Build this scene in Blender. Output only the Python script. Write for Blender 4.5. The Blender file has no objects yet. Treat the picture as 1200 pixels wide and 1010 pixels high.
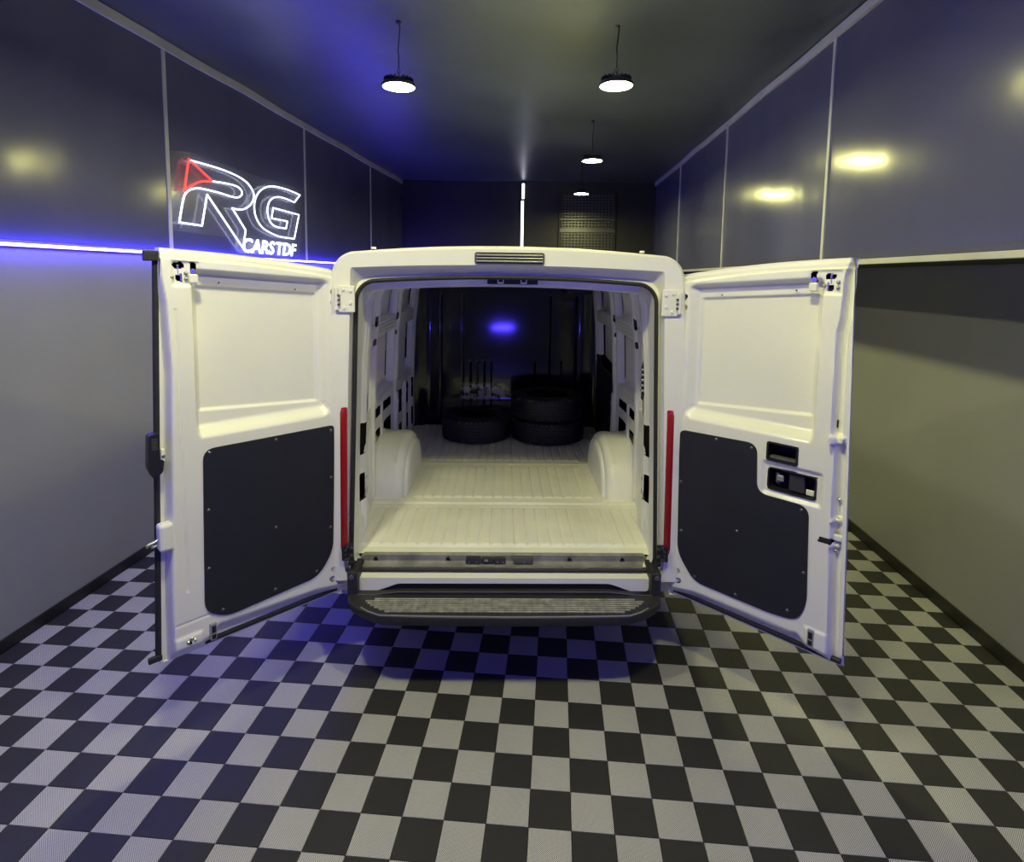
import bpy, bmesh, math, random
import numpy as np
from mathutils import Vector, Matrix

random.seed(7)
C = bpy.context.scene.collection
scene = bpy.context.scene

# ------------------------------------------------------------------ camera, world, exposure
CAM_H = 2.05
pitch, yaw, roll = 0.0967, -0.0742, 0.0137
f_ = Vector((math.sin(yaw) * math.cos(pitch), math.cos(yaw) * math.cos(pitch), -math.sin(pitch)))
r_ = Vector((math.cos(yaw), -math.sin(yaw), 0))
u_ = r_.cross(f_)
r2 = math.cos(roll) * r_ + math.sin(roll) * u_
u2 = -math.sin(roll) * r_ + math.cos(roll) * u_
cam_data = bpy.data.cameras.new('camera')
cam = bpy.data.objects.new('camera', cam_data)
C.objects.link(cam)
cam.matrix_world = Matrix(((r2.x, u2.x, -f_.x, 0), (r2.y, u2.y, -f_.y, 0), (r2.z, u2.z, -f_.z, CAM_H), (0, 0, 0, 1)))
cam_data.sensor_fit = 'HORIZONTAL'
cam_data.sensor_width = 36
cam_data.lens = 661.3 / 1200 * 36
cam_data.shift_x = -2.8 / 1200
cam_data.shift_y = -(505 - 388.1) / 1200
cam_data.clip_start = 0.05
scene.camera = cam

world = bpy.data.worlds.new('world')
scene.world = world
world.use_nodes = True
world.node_tree.nodes['Background'].inputs[0].default_value = (0.20, 0.22, 0.32, 1)
world.node_tree.nodes['Background'].inputs[1].default_value = 0.25
scene.view_settings.view_transform = 'Standard'
scene.view_settings.look = 'None'
scene.view_settings.exposure = 0.0
scene.view_settings.gamma = 1.0
scene.view_settings.use_curve_mapping = False
scene.cycles.use_denoising = True
scene.cycles.max_bounces = 8
scene.cycles.diffuse_bounces = 5
scene.cycles.sample_clamp_indirect = 6.0

LAMP_WARM = (1.0, 0.975, 0.34)
LAMP_NEUTRAL = (1.0, 0.965, 0.54)
LAMP_L = 375.0          # radiance of the lamp discs
BLUE_COL = (0.065, 0.04, 1.0)
BLUE_L = 115.0

# ------------------------------------------------------------------ materials
def new_mat(name, col, rough=0.5, metal=0.0, coat=0.0, spec=0.5, emit=None, estr=0.0):
    m = bpy.data.materials.new(name)
    m.use_nodes = True
    b = m.node_tree.nodes['Principled BSDF']
    b.inputs['Base Color'].default_value = (*col, 1)
    b.inputs['Roughness'].default_value = rough
    b.inputs['Metallic'].default_value = metal
    b.inputs['Coat Weight'].default_value = coat
    b.inputs['Coat Roughness'].default_value = 0.12
    b.inputs['Specular IOR Level'].default_value = spec
    if emit:
        b.inputs['Emission Color'].default_value = (*emit, 1)
        b.inputs['Emission Strength'].default_value = estr
    return m

def nodes(m):
    return m.node_tree.nodes, m.node_tree.links, m.node_tree.nodes['Principled BSDF']

def add_variation(m, col, amount=0.12, scale=3.0, rough=None, bump=0.0, bump_scale=8.0, stretch=(1, 1, 1)):
    N, L, b = nodes(m)
    tc = N.new('ShaderNodeTexCoord')
    mp = N.new('ShaderNodeMapping'); mp.inputs['Scale'].default_value = stretch
    L.new(tc.outputs['Object'], mp.inputs['Vector'])
    n = N.new('ShaderNodeTexNoise'); n.inputs['Scale'].default_value = scale; n.inputs['Detail'].default_value = 4
    L.new(mp.outputs[0], n.inputs['Vector'])
    r = N.new('ShaderNodeValToRGB')
    r.color_ramp.elements[0].position = 0.3; r.color_ramp.elements[1].position = 0.7
    r.color_ramp.elements[0].color = (*[c * (1 - amount) for c in col], 1)
    r.color_ramp.elements[1].color = (*[min(1, c * (1 + amount)) for c in col], 1)
    L.new(n.outputs['Fac'], r.inputs[0]); L.new(r.outputs[0], b.inputs['Base Color'])
    if rough:
        mr = N.new('ShaderNodeMapRange'); mr.inputs['To Min'].default_value = rough[0]; mr.inputs['To Max'].default_value = rough[1]
        L.new(n.outputs['Fac'], mr.inputs['Value']); L.new(mr.outputs[0], b.inputs['Roughness'])
    if bump:
        n2 = N.new('ShaderNodeTexNoise'); n2.inputs['Scale'].default_value = bump_scale; n2.inputs['Detail'].default_value = 3
        L.new(mp.outputs[0], n2.inputs['Vector'])
        bp = N.new('ShaderNodeBump'); bp.inputs['Strength'].default_value = bump; bp.inputs['Distance'].default_value = 0.05
        L.new(n2.outputs['Fac'], bp.inputs['Height']); L.new(bp.outputs[0], b.inputs['Normal'])
    return m

PAINT = new_mat('white_van_paint', (0.80, 0.80, 0.75), 0.38, coat=0.35)
add_variation(PAINT, (0.80, 0.80, 0.75), 0.03, 2.0)
PAINT_IN = new_mat('white_primer_paint', (0.84, 0.84, 0.80), 0.42, coat=0.15)
add_variation(PAINT_IN, (0.84, 0.84, 0.80), 0.06, 3.0)
BLACKP = new_mat('black_plastic', (0.012, 0.012, 0.014), 0.45)
BUMP = add_variation(new_mat('textured_bumper_plastic', (0.022, 0.022, 0.024), 0.5), (0.022, 0.022, 0.024), 0.3, 40, (0.4, 0.6), 0.1, 200)
TREAD = add_variation(new_mat('dusty_step_tread', (0.30, 0.30, 0.27), 0.6), (0.30, 0.30, 0.27), 0.35, 25)
SILLM = add_variation(new_mat('worn_grey_sill', (0.21, 0.21, 0.19), 0.45), (0.21, 0.21, 0.19), 0.35, 12, (0.35, 0.6))
PANELM = add_variation(new_mat('black_faced_plywood', (0.011, 0.012, 0.018), 0.55), (0.011, 0.012, 0.018), 0.15, 6)
RUBBER = add_variation(new_mat('black_rubber', (0.016, 0.016, 0.018), 0.65), (0.016, 0.016, 0.018), 0.25, 30)
TYREM = add_variation(new_mat('tyre_rubber', (0.022, 0.022, 0.026), 0.6), (0.022, 0.022, 0.026), 0.3, 20)
SCREW = new_mat('dark_screw_metal', (0.14, 0.14, 0.15), 0.35, 0.8)
CHROME = new_mat('bright_metal', (0.62, 0.62, 0.60), 0.25, 1.0)
GALV = new_mat('galvanised_bracket', (0.42, 0.42, 0.40), 0.4, 0.7)
HOLE = new_mat('painted_cavity_shade', (0.008, 0.008, 0.010), 0.8)  # flat black standing in for the shade inside holes and slots
REDL = new_mat('red_lamp_lens', (0.32, 0.008, 0.012), 0.15, coat=0.6)
DARKG = new_mat('dark_grey_metal', (0.05, 0.05, 0.055), 0.35, 0.3)
SHUT = new_mat('shutter_metal', (0.10, 0.10, 0.12), 0.32, 0.6)
VENTM = new_mat('grey_vent_plastic', (0.09, 0.09, 0.10), 0.3)
WHITET = new_mat('white_painted_trim', (0.48, 0.48, 0.50), 0.45)
add_variation(WHITET, (0.48, 0.48, 0.50), 0.1, 4)
SKIRT = add_variation(new_mat('black_skirting', (0.010, 0.010, 0.011), 0.5), (0.010, 0.010, 0.011), 0.2, 6)
LWALL = add_variation(new_mat('grey_wall_paint', (0.250, 0.255, 0.290), 0.42), (0.250, 0.255, 0.290), 0.06, 1.2, (0.36, 0.5), 0.06, 2.5)
UPANEL = add_variation(new_mat('glossy_slate_panel', (0.090, 0.092, 0.175), 0.2), (0.090, 0.092, 0.175), 0.1, 1.5, (0.13, 0.22), 0.22, 1.1, (1, 1, 0.45))
CEILM = add_variation(new_mat('black_stretched_ceiling', (0.072, 0.084, 0.108), 0.35), (0.072, 0.084, 0.108), 0.25, 0.9, (0.25, 0.45), 0.35, 0.8)
BACKM = add_variation(new_mat('dark_navy_rear_wall', (0.018, 0.018, 0.026), 0.45), (0.018, 0.018, 0.026), 0.2, 1.5)
LAMPM = new_mat('neutral_lamp_diffuser_glow', (0.8, 0.8, 0.8), 0.5, emit=LAMP_NEUTRAL, estr=LAMP_L)
LAMPW = new_mat('warm_lamp_diffuser_glow', (0.8, 0.8, 0.8), 0.5, emit=LAMP_WARM, estr=LAMP_L)
BLUEBAR = new_mat('blue_bar_diffuser', (0.3, 0.3, 0.9), 0.4, emit=BLUE_COL, estr=260.0)
BLUEM = new_mat('blue_led_diffuser', (0.3, 0.3, 0.9), 0.4, emit=BLUE_COL, estr=BLUE_L)
NEONW = new_mat('white_neon_tube', (0.8, 0.8, 0.8), 0.4, emit=(0.85, 0.92, 1.0), estr=2.6)
NEONR = new_mat('red_neon_tube', (0.8, 0.1, 0.1), 0.4, emit=(1.0, 0.03, 0.02), estr=3.0)
TUBEW = new_mat('white_tube_light', (0.8, 0.8, 0.8), 0.4, emit=(0.85, 0.87, 1.0), estr=3.0)
ACRYL = new_mat('clear_acrylic_backing', (0.9, 0.92, 0.95), 0.08)
ACRYL.node_tree.nodes['Principled BSDF'].inputs['Alpha'].default_value = 0.03
LENS = new_mat('label_grey', (0.5, 0.5, 0.5), 0.5)

def tile_mat(name, col, hole, strength):
    m = new_mat(name, col, 0.48)
    N, L, b = nodes(m)
    tc = N.new('ShaderNodeTexCoord')
    sx = N.new('ShaderNodeSeparateXYZ'); L.new(tc.outputs['Object'], sx.inputs[0])
    def cosn(sock):
        a = N.new('ShaderNodeMath'); a.operation = 'MULTIPLY'; a.inputs[1].default_value = 2 * math.pi / 0.0073
        L.new(sock, a.inputs[0])
        c = N.new('ShaderNodeMath'); c.operation = 'COSINE'; L.new(a.outputs[0], c.inputs[0]); return c.outputs[0]
    s = N.new('ShaderNodeMath'); s.operation = 'MULTIPLY'
    L.new(cosn(sx.outputs[0]), s.inputs[0]); L.new(cosn(sx.outputs[1]), s.inputs[1])
    mr = N.new('ShaderNodeMapRange'); mr.interpolation_type = 'SMOOTHSTEP'
    mr.inputs['From Min'].default_value = 0.05; mr.inputs['From Max'].default_value = 0.45
    L.new(s.outputs[0], mr.inputs['Value'])
    oi = N.new('ShaderNodeTexNoise'); oi.inputs['Scale'].default_value = 1.3
    geo = N.new('ShaderNodeNewGeometry'); L.new(geo.outputs['Position'], oi.inputs['Vector'])
    mx = N.new('ShaderNodeMix'); mx.data_type = 'RGBA'
    mx.inputs['A'].default_value = (*col, 1); mx.inputs['B'].default_value = (*hole, 1)
    L.new(mr.outputs[0], mx.inputs['Factor'])
    mul = N.new('ShaderNodeMix'); mul.data_type = 'RGBA'; mul.blend_type = 'MULTIPLY'; mul.inputs['Factor'].default_value = 1
    rr = N.new('ShaderNodeMapRange'); rr.inputs['To Min'].default_value = 0.8; rr.inputs['To Max'].default_value = 1.2
    L.new(oi.outputs['Fac'], rr.inputs['Value'])
    L.new(mx.outputs['Result'], mul.inputs['A']); L.new(rr.outputs[0], mul.inputs['B'])
    L.new(mul.outputs['Result'], b.inputs['Base Color'])
    bp = N.new('ShaderNodeBump'); bp.invert = True; bp.inputs['Strength'].default_value = strength; bp.inputs['Distance'].default_value = 0.002
    L.new(mr.outputs[0], bp.inputs['Height']); L.new(bp.outputs[0], b.inputs['Normal'])
    return m
TILE_G = tile_mat('grey_perforated_tile', (0.54, 0.54, 0.53), (0.035, 0.035, 0.035), 0.5)
TILE_B = tile_mat('black_perforated_tile', (0.030, 0.030, 0.032), (0.010, 0.010, 0.010), 0.5)

def bulk_mat():
    m = new_mat('scuffed_black_bulkhead', (0.012, 0.014, 0.016), 0.08)
    N, L, b = nodes(m)
    tc = N.new('ShaderNodeTexCoord')
    n = N.new('ShaderNodeTexNoise'); n.inputs['Scale'].default_value = 16; n.inputs['Detail'].default_value = 8
    n.inputs['Roughness'].default_value = 0.7
    L.new(tc.outputs['Object'], n.inputs['Vector'])
    sx = N.new('ShaderNodeSeparateXYZ'); L.new(tc.outputs['Object'], sx.inputs[0])
    def band(sock, lo, hi, soft):
        a = N.new('ShaderNodeMapRange'); a.interpolation_type = 'SMOOTHSTEP'
        a.inputs['From Min'].default_value = lo - soft; a.inputs['From Max'].default_value = lo + soft; L.new(sock, a.inputs['Value'])
        c = N.new('ShaderNodeMapRange'); c.interpolation_type = 'SMOOTHSTEP'
        c.inputs['From Min'].default_value = hi - soft; c.inputs['From Max'].default_value = hi + soft
        c.inputs['To Min'].default_value = 1; c.inputs['To Max'].default_value = 0; L.new(sock, c.inputs['Value'])
        k = N.new('ShaderNodeMath'); k.operation = 'MULTIPLY'; L.new(a.outputs[0], k.inputs[0]); L.new(c.outputs[0], k.inputs[1]); return k.outputs[0]
    bx = band(sx.outputs[0], -0.42, 0.02, 0.03); bz = band(sx.outputs[2], 0.84, 0.99, 0.02)
    k = N.new('ShaderNodeMath'); k.operation = 'MULTIPLY'; L.new(bx, k.inputs[0]); L.new(bz, k.inputs[1])
    th = N.new('ShaderNodeMapRange'); th.inputs['From Min'].default_value = 0.44; th.inputs['From Max'].default_value = 0.50
    L.new(n.outputs['Fac'], th.inputs['Value'])
    k2 = N.new('ShaderNodeMath'); k2.operation = 'MULTIPLY'; L.new(k.outputs[0], k2.inputs[0]); L.new(th.outputs[0], k2.inputs[1])
    sp = N.new('ShaderNodeMapRange'); sp.inputs['From Min'].default_value = 0.70; sp.inputs['From Max'].default_value = 0.75; sp.inputs['To Max'].default_value = 0.3
    L.new(n.outputs['Fac'], sp.inputs['Value'])
    k3 = N.new('ShaderNodeMath'); k3.operation = 'MAXIMUM'; L.new(k2.outputs[0], k3.inputs[0]); L.new(sp.outputs[0], k3.inputs[1])
    mx = N.new('ShaderNodeMix'); mx.data_type = 'RGBA'; mx.inputs['A'].default_value = (0.012, 0.014, 0.016, 1); mx.inputs['B'].default_value = (0.45, 0.43, 0.36, 1)
    L.new(k3.outputs[0], mx.inputs['Factor']); L.new(mx.outputs['Result'], b.inputs['Base Color'])
    return m
BULKM = bulk_mat()

# ------------------------------------------------------------------ mesh helpers
class MB:
    """collects vertices and faces for one mesh object"""
    def __init__(self): self.v = []; self.f = []
    def add(self, vs, fs):
        n = len(self.v); self.v += [tuple(p) for p in vs]; self.f += [tuple(i + n for i in f) for f in fs]; return self
    def box(self, a, b, bev=0.0, M=None):
        bm = bmesh.new()
        bmesh.ops.create_cube(bm, size=1)
        for v in bm.verts:
            v.co = Vector(((a[i] + b[i]) / 2 + v.co[i] * (b[i] - a[i]) for i in range(3)))
        if bev: bmesh.ops.bevel(bm, geom=bm.edges[:], offset=bev, segments=2, affect='EDGES', profile=0.5)
        if M is not None: bmesh.ops.transform(bm, matrix=M, verts=bm.verts)
        return self.bm(bm)
    def bm(self, bm):
        bm.verts.index_update()
        self.add([v.co[:] for v in bm.verts], [[v.index for v in f.verts] for f in bm.faces]); bm.free(); return self
    def tube(self, pts, r, n=10, closed=False):
        pts = [Vector(p) for p in pts]; m = len(pts); vs = []; fs = []
        prev = None
        for i, p in enumerate(pts):
            a = pts[(i - 1) % m] if (closed or i > 0) else p
            b = pts[(i + 1) % m] if (closed or i < m - 1) else p
            t = (b - a).normalized()
            if prev is None:
                s = t.cross(Vector((0, 0, 1)));
                if s.length < 0.05: s = t.cross(Vector((1, 0, 0)))
                s.normalize()
            else:
                s = (prev - t * prev.dot(t)).normalized()
            prev = s; w = t.cross(s)
            rr = r[i] if isinstance(r, (list, tuple)) else r
            for k in range(n):
                an = 2 * math.pi * k / n
                vs.append(p + s * math.cos(an) * rr + w * math.sin(an) * rr)
        segs = m if closed else m - 1
        for i in range(segs):
            j = (i + 1) % m
            for k in range(n):
                fs.append((i * n + k, i * n + (k + 1) % n, j * n + (k + 1) % n, j * n + k))
        if not closed:
            fs.append(tuple(range(n - 1, -1, -1))); fs.append(tuple((m - 1) * n + k for k in range(n)))
        return self.add(vs, fs)
    def lathe(self, prof, n=32, M=None, closed=False):
        """prof: (r, z) pairs turned about z"""
        vs = []; fs = []; m = len(prof)
        for r, z in prof:
            for k in range(n):
                a = 2 * math.pi * k / n; vs.append(Vector((r * math.cos(a), r * math.sin(a), z)))
        for i in range(m if closed else m - 1):
            j = (i + 1) % m
            for k in range(n):
                fs.append((i * n + k, i * n + (k + 1) % n, j * n + (k + 1) % n, j * n + k))
        if M is not None: vs = [M @ v for v in vs]
        return self.add(vs, fs)
    def prism(self, poly, h0, h1, pos, bev=0.0):
        """extrude 2-D polygon between heights; pos maps (u, v, h)"""
        bm = bmesh.new()
        vs = [bm.verts.new((p[0], p[1], h0)) for p in poly]
        fc = bm.faces.new(vs)
        ex = bmesh.ops.extrude_face_region(bm, geom=[fc])
        tv = [g for g in ex['geom'] if isinstance(g, bmesh.types.BMVert)]
        for v in tv: v.co.z = h1
        if bev:
            ed = [e for e in bm.edges if e.verts[0].co.z == h1 and e.verts[1].co.z == h1]
            bmesh.ops.bevel(bm, geom=ed, offset=bev, segments=2, affect='EDGES', profile=0.5)
        bmesh.ops.recalc_face_normals(bm, faces=bm.faces)
        for v in bm.verts: v.co = Vector(pos(*v.co))
        return self.bm(bm)
    def build(self, name, mat, parent=None, smooth=None, fix=True):
        me = bpy.data.meshes.new(name)
        me.from_pydata([tuple(p) for p in self.v], [], self.f)
        me.materials.append(mat)
        if fix:
            bm = bmesh.new(); bm.from_mesh(me); bmesh.ops.recalc_face_normals(bm, faces=bm.faces); bm.to_mesh(me); bm.free()
        o = bpy.data.objects.new(name, me); C.objects.link(o)
        if parent: o.parent = parent
        if smooth is not None:
            me.polygons.foreach_set('use_smooth', [True] * len(me.polygons))
            me.set_sharp_from_angle(angle=math.radians(smooth))
        return o

def grid_obj(name, P, mat, parent=None, mask=None, smooth=60, flip=False):
    """P: (n, m, 3) array of points; mask: (n-1, m-1) faces kept"""
    n, m, _ = P.shape
    idx = np.arange(n * m).reshape(n, m)
    q = np.stack([idx[:-1, :-1], idx[1:, :-1], idx[1:, 1:], idx[:-1, 1:]], -1)
    if mask is not None: q = q[mask]
    q = q.reshape(-1, 4)
    if flip: q = q[:, ::-1]
    me = bpy.data.meshes.new(name)
    me.vertices.add(n * m); me.vertices.foreach_set('co', P.reshape(-1).astype(np.float32))
    me.loops.add(q.size); me.loops.foreach_set('vertex_index', q.reshape(-1).astype(np.int32))
    me.polygons.add(len(q)); me.polygons.foreach_set('loop_start', np.arange(0, q.size, 4, dtype=np.int32))
    me.polygons.foreach_set('use_smooth', np.ones(len(q), dtype=bool))
    me.update(calc_edges=True); me.validate()
    me.materials.append(mat)
    if smooth: me.set_sharp_from_angle(angle=math.radians(smooth))
    o = bpy.data.objects.new(name, me); C.objects.link(o)
    if parent: o.parent = parent
    return o

def sm(x, a, b):
    t = np.clip((x - a) / (b - a), 0, 1); return t * t * (3 - 2 * t)
def boxmask(u, v, u0, u1, v0, v1, s=0.012):
    return sm(u, u0 - s, u0 + s) * (1 - sm(u, u1 - s, u1 + s)) * sm(v, v0 - s, v0 + s) * (1 - sm(v, v1 - s, v1 + s))
def round_poly(pts, rad, n=5):
    out = []; k = len(pts)
    for i in range(k):
        p = Vector(pts[i]).to_2d(); a = Vector(pts[i - 1]).to_2d(); b = Vector(pts[(i + 1) % k]).to_2d()
        r = rad[i] if isinstance(rad, (list, tuple)) else rad
        da = (a - p); db = (b - p); r = min(r, da.length * 0.45, db.length * 0.45)
        s = p + da.normalized() * r; e = p + db.normalized() * r
        for t in range(n + 1):
            t /= n; out.append(tuple(s * (1 - t) ** 2 + p * 2 * t * (1 - t) + e * t * t))
    return out
def empty(name, loc=(0, 0, 0), rz=0):
    o = bpy.data.objects.new(name, None); C.objects.link(o); o.location = loc; o.rotation_euler = (0, 0, rz); o.empty_display_size = 0.2
    return o
def tag(o, label=None, cat=None, group=None, kind=None):
    if label: o['label'] = label
    if cat: o['category'] = cat
    if group: o['group'] = group
    if kind: o['kind'] = kind
    return o

# ------------------------------------------------------------------ the room
XL, XR, XO = -2.937, 2.46, 1.74
YF, YB = -3.0, 10.55
Z_OV = 2.155
def ztl(y): return 3.745 + 0.010 * (y - 3.5)
def ztr(y): return 3.640 + 0.018 * (y - 3.5)

w = MB().box((XL - 0.12, YF, 0), (XL, YB, 3.9)).build('wall_left', LWALL)
tag(w, 'matt grey lower wall with glossy slate panels above, left side', kind='structure')
wr = MB().box((XR, YF, 0), (XR + 0.12, YB, 2.30)).build('wall_right', LWALL)
tag(wr, 'matt grey wall set back under the overhang, right side', kind='structure')
wo = MB().box((XO + 0.012, YF, Z_OV), (XR + 0.12, YB, 3.95)).build('wall_right_overhang', SKIRT)
tag(wo, 'overhanging upper wall faced with glossy slate panels, right side', kind='structure')
wb = MB().box((XL - 0.12, YB, 0), (XR + 0.12, YB + 0.12, 4.0)).build('wall_back', BACKM)
tag(wb, 'dark navy end wall behind the van', kind='structure')
wf = MB().box((XL - 0.12, YF - 0.12, 0), (XR + 0.12, YF, 4.0)).build('wall_front', LWALL)
tag(wf, 'grey wall behind the viewer', kind='structure')

# ceiling: sagging stretched sheet, slightly lower on the right
xs = np.linspace(XL, XO + 0.03, 40); ys = np.linspace(YF, YB, 110)
X, Y = np.meshgrid(xs, ys, indexing='ij')
t = (X - XL) / (XO - XL)
Z = (3.745 + 0.010 * (Y - 3.5)) * (1 - t) + (3.640 + 0.018 * (Y - 3.5)) * t + 0.012 * np.sin(X * 1.9 + Y * 0.8) * np.sin(np.pi * t) + 0.008 * np.sin(Y * 2.3 + X) * np.sin(np.pi * t)
ce = grid_obj('ceiling', np.stack([X, Y, Z], -1), CEILM, smooth=None, flip=True)
tag(ce, 'black slightly sagging glossy ceiling', kind='structure')
def ceil_z(x, y):
    t = (x - XL) / (XO - XL)
    return (3.745 + 0.010 * (y - 3.5)) * (1 - t) + (3.640 + 0.018 * (y - 3.5)) * t

# glossy wall panels, each one its own board
def wall_panels(parent, x, side, cuts, z0, ztop):
    for a, b in zip(cuts[:-1], cuts[1:]):
        m = MB(); d = 0.010 * side
        v = [(x, a + .004, z0), (x, b - .004, z0), (x, b - .004, ztop(b) - .03), (x, a + .004, ztop(a) - .03)]
        v2 = [(x + d, p[1] + (0.004 if i in (0, 3) else -0.004), p[2] + (0.004 if i < 2 else -0.004)) for i, p in enumerate(v)]
        m.add(v + v2, [(4, 5, 6, 7), (0, 1, 5, 4), (1, 2, 6, 5), (2, 3, 7, 6), (3, 0, 4, 7)])
        m.build('wall_panel', UPANEL, parent)
LC = [YF, -0.53, 1.79, 4.115, 6.445, 8.752, YB]
wall_panels(w, XL + 0.001, 1, LC, 2.21, ztl)
RC = [YF, -0.73, 1.58, 3.89, 6.19, 8.45, YB]
wall_panels(wo, XO + 0.010, -1, RC, Z_OV + 0.012, ztr)
k = 0
for y in LC[1:-1]:
    k += 1
    o = MB().box((XL, y - 0.019, 2.20), (XL + 0.018, y + 0.019, ztl(y) - 0.02), 0.003).build('trim_%d' % k, WHITET); tag(o, 'white vertical joint strip between left wall panels', kind='structure')
for y in RC[1:-1]:
    k += 1
    o = MB().box((XO - 0.012, y - 0.017, Z_OV), (XO + 0.005, y + 0.017, ztr(y) - 0.02), 0.003).build('trim_%d' % k, WHITET); tag(o, 'white vertical joint strip between right wall panels', kind='structure')
def sloped(name, x0, x1, zf, h0, h1):
    m = MB(); n = 60; vs = []
    rng = random.Random(len(name) + int(x0 * 10))
    for i in range(n + 1):
        y = YF + (YB - YF) * i / n; z = zf(y) + 0.004 * math.sin(y * 2.7) + 0.003 * math.sin(y * 5.1)
        for p in ((x0, y, z + h0), (x1, y, z + h0), (x1, y, z + h1), (x0, y, z + h1)): vs.append(p)
    fs = []
    for i in range(n):
        for j in range(4): fs.append((4 * i + j, 4 * i + (j + 1) % 4, 4 * i + 4 + (j + 1) % 4, 4 * i + 4 + j))
    fs += [(0, 1, 2, 3), (4 * n + 3, 4 * n + 2, 4 * n + 1, 4 * n)]
    return m.add(vs, fs).build(name, WHITET)
k += 1; tag(sloped('trim_%d' % k, XL + 0.0, XL + 0.028, ztl, -0.075, -0.006), 'white strip along the top of the left wall', kind='structure')
k += 1; tag(sloped('trim_%d' % k, XO - 0.022, XO + 0.004, ztr, -0.062, -0.006), 'white strip along the top of the right wall', kind='structure')
k += 1; tag(MB().box((XO - 0.016, YF, Z_OV - 0.010), (XO + 0.012, YB, Z_OV + 0.020), 0.003).build('trim_%d' % k, WHITET), 'white strip along the lower edge of the right overhang', kind='structure')
tag(MB().box((XL, YF, 0), (XL + 0.012, YB, 0.072), 0.003).build('baseboard_left', SKIRT), 'black skirting along the left wall', kind='structure')
tag(MB().box((XR - 0.012, YF, 0), (XR, YB, 0.085), 0.003).build('baseboard_right', SKIRT), 'black skirting along the right wall', kind='structure')

# floor slab and interlocking tiles
fl = MB().box((XL - 0.12, YF - 0.12, -0.10), (XR + 0.12, YB + 0.12, -0.012)).build('floor', SKIRT)
tag(fl, 'floor of interlocking black and grey perforated tiles', kind='structure')
TW = 0.1605; GX = -0.3858; GY = 1.9240
def tile_mesh(name, mat, x0, x1, y0, y1):
    g = 0.0011; b = 0.0012
    a = (x0 + g, y0 + g, -0.012); c = (x1 - g, y1 - g, 0)
    m = MB()
    v = [(a[0], a[1], -.012), (c[0], a[1], -.012), (c[0], c[1], -.012), (a[0], c[1], -.012),
         (a[0], a[1], -b), (c[0], a[1], -b), (c[0], c[1], -b), (a[0], c[1], -b),
         (a[0] + b, a[1] + b, 0), (c[0] - b, a[1] + b, 0), (c[0] - b, c[1] - b, 0), (a[0] + b, c[1] - b, 0)]
    m.add(v, [(8, 9, 10, 11), (4, 5, 9, 8), (5, 6, 10, 9), (6, 7, 11, 10), (7, 4, 8, 11), (0, 1, 5, 4), (1, 2, 6, 5), (2, 3, 7, 6), (3, 0, 4, 7)])
    return m
base = {}
h = TW / 2
for c_, mt in ((0, TILE_B), (1, TILE_G)):
    o = tile_mesh('t', mt, -h, h, -h, h).build('floor_tile', mt, None); base[c_] = o.data; bpy.data.objects.remove(o)
cells = []
i0 = int(math.floor((XL + 0.012 - GX) / TW)); i1 = int(math.floor((XR - 0.012 - GX) / TW))
j0 = int(math.floor((YF - GY) / TW)); j1 = int(math.floor((YB - GY) / TW))
Rinv = Matrix((r2, u2, f_))
def px(p):
    c = Rinv @ (Vector(p) - Vector((0, 0, CAM_H)))
    if c.z < 0.1: return None
    return 602.8 + 661.3 * c.x / c.z, 388.1 - 661.3 * c.y / c.z, c.z
for i in range(i0, i1 + 1):
    for j in range(j0, j1 + 1):
        xa, xb = GX + i * TW, GX + (i + 1) * TW; ya, yb = GY + j * TW, GY + (j + 1) * TW
        q = px(((xa + xb) / 2, (ya + yb) / 2, 0))
        size = 0
        hidden = (-1.05 < (xa + xb) / 2 < 0.65 and ya > 3.0)
        if q and -30 < q[0] < 1230 and q[1] < 1035 and not hidden: size = 1 / q[2]
        cut = xa < XL + 0.012 or xb > XR - 0.012 or ya < YF or yb > YB
        cells.append((size, i, j, max(xa, XL + 0.012), min(xb, XR - 0.012), max(ya, YF), min(yb, YB), cut))
cells.sort(key=lambda c: -c[0])
rest = {0: MB(), 1: MB()}
for n_, (size, i, j, xa, xb, ya, yb, cut) in enumerate(cells):
    par = (i + j) % 2
    cx, cy = GX + (i + .5) * TW, GY + (j + .5) * TW
    if n_ < 300 and size > 0:
        if cut:
            o = tile_mesh('t', None, xa - cx, xb - cx, ya - cy, yb - cy).build('floor_tile', TILE_G if par else TILE_B, fl)
        else:
            o = bpy.data.objects.new('floor_tile', base[par]); C.objects.link(o); o.parent = fl
        o.location = (cx, cy, 0)
    else:
        tm = tile_mesh('t', None, xa, xb, ya, yb)
        rest[par].add([(p[0] - (GX + .5 * TW), p[1] - (GY + .5 * TW), p[2]) for p in tm.v], tm.f)
# tiles beyond the limit stay geometry, joined (material index per colour)
allm = MB().add(rest[0].v, rest[0].f); nb = len(rest[0].f); allm.add(rest[1].v, rest[1].f)
o = allm.build('far_floor_tiles', TILE_B, fl, fix=False)
o.data.materials.append(TILE_G)
o.data.polygons.foreach_set('material_index', [0] * nb + [1] * (len(allm.f) - nb))
o.location = (GX + .5 * TW, GY + .5 * TW, 0); o['kind'] = 'stuff'

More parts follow.
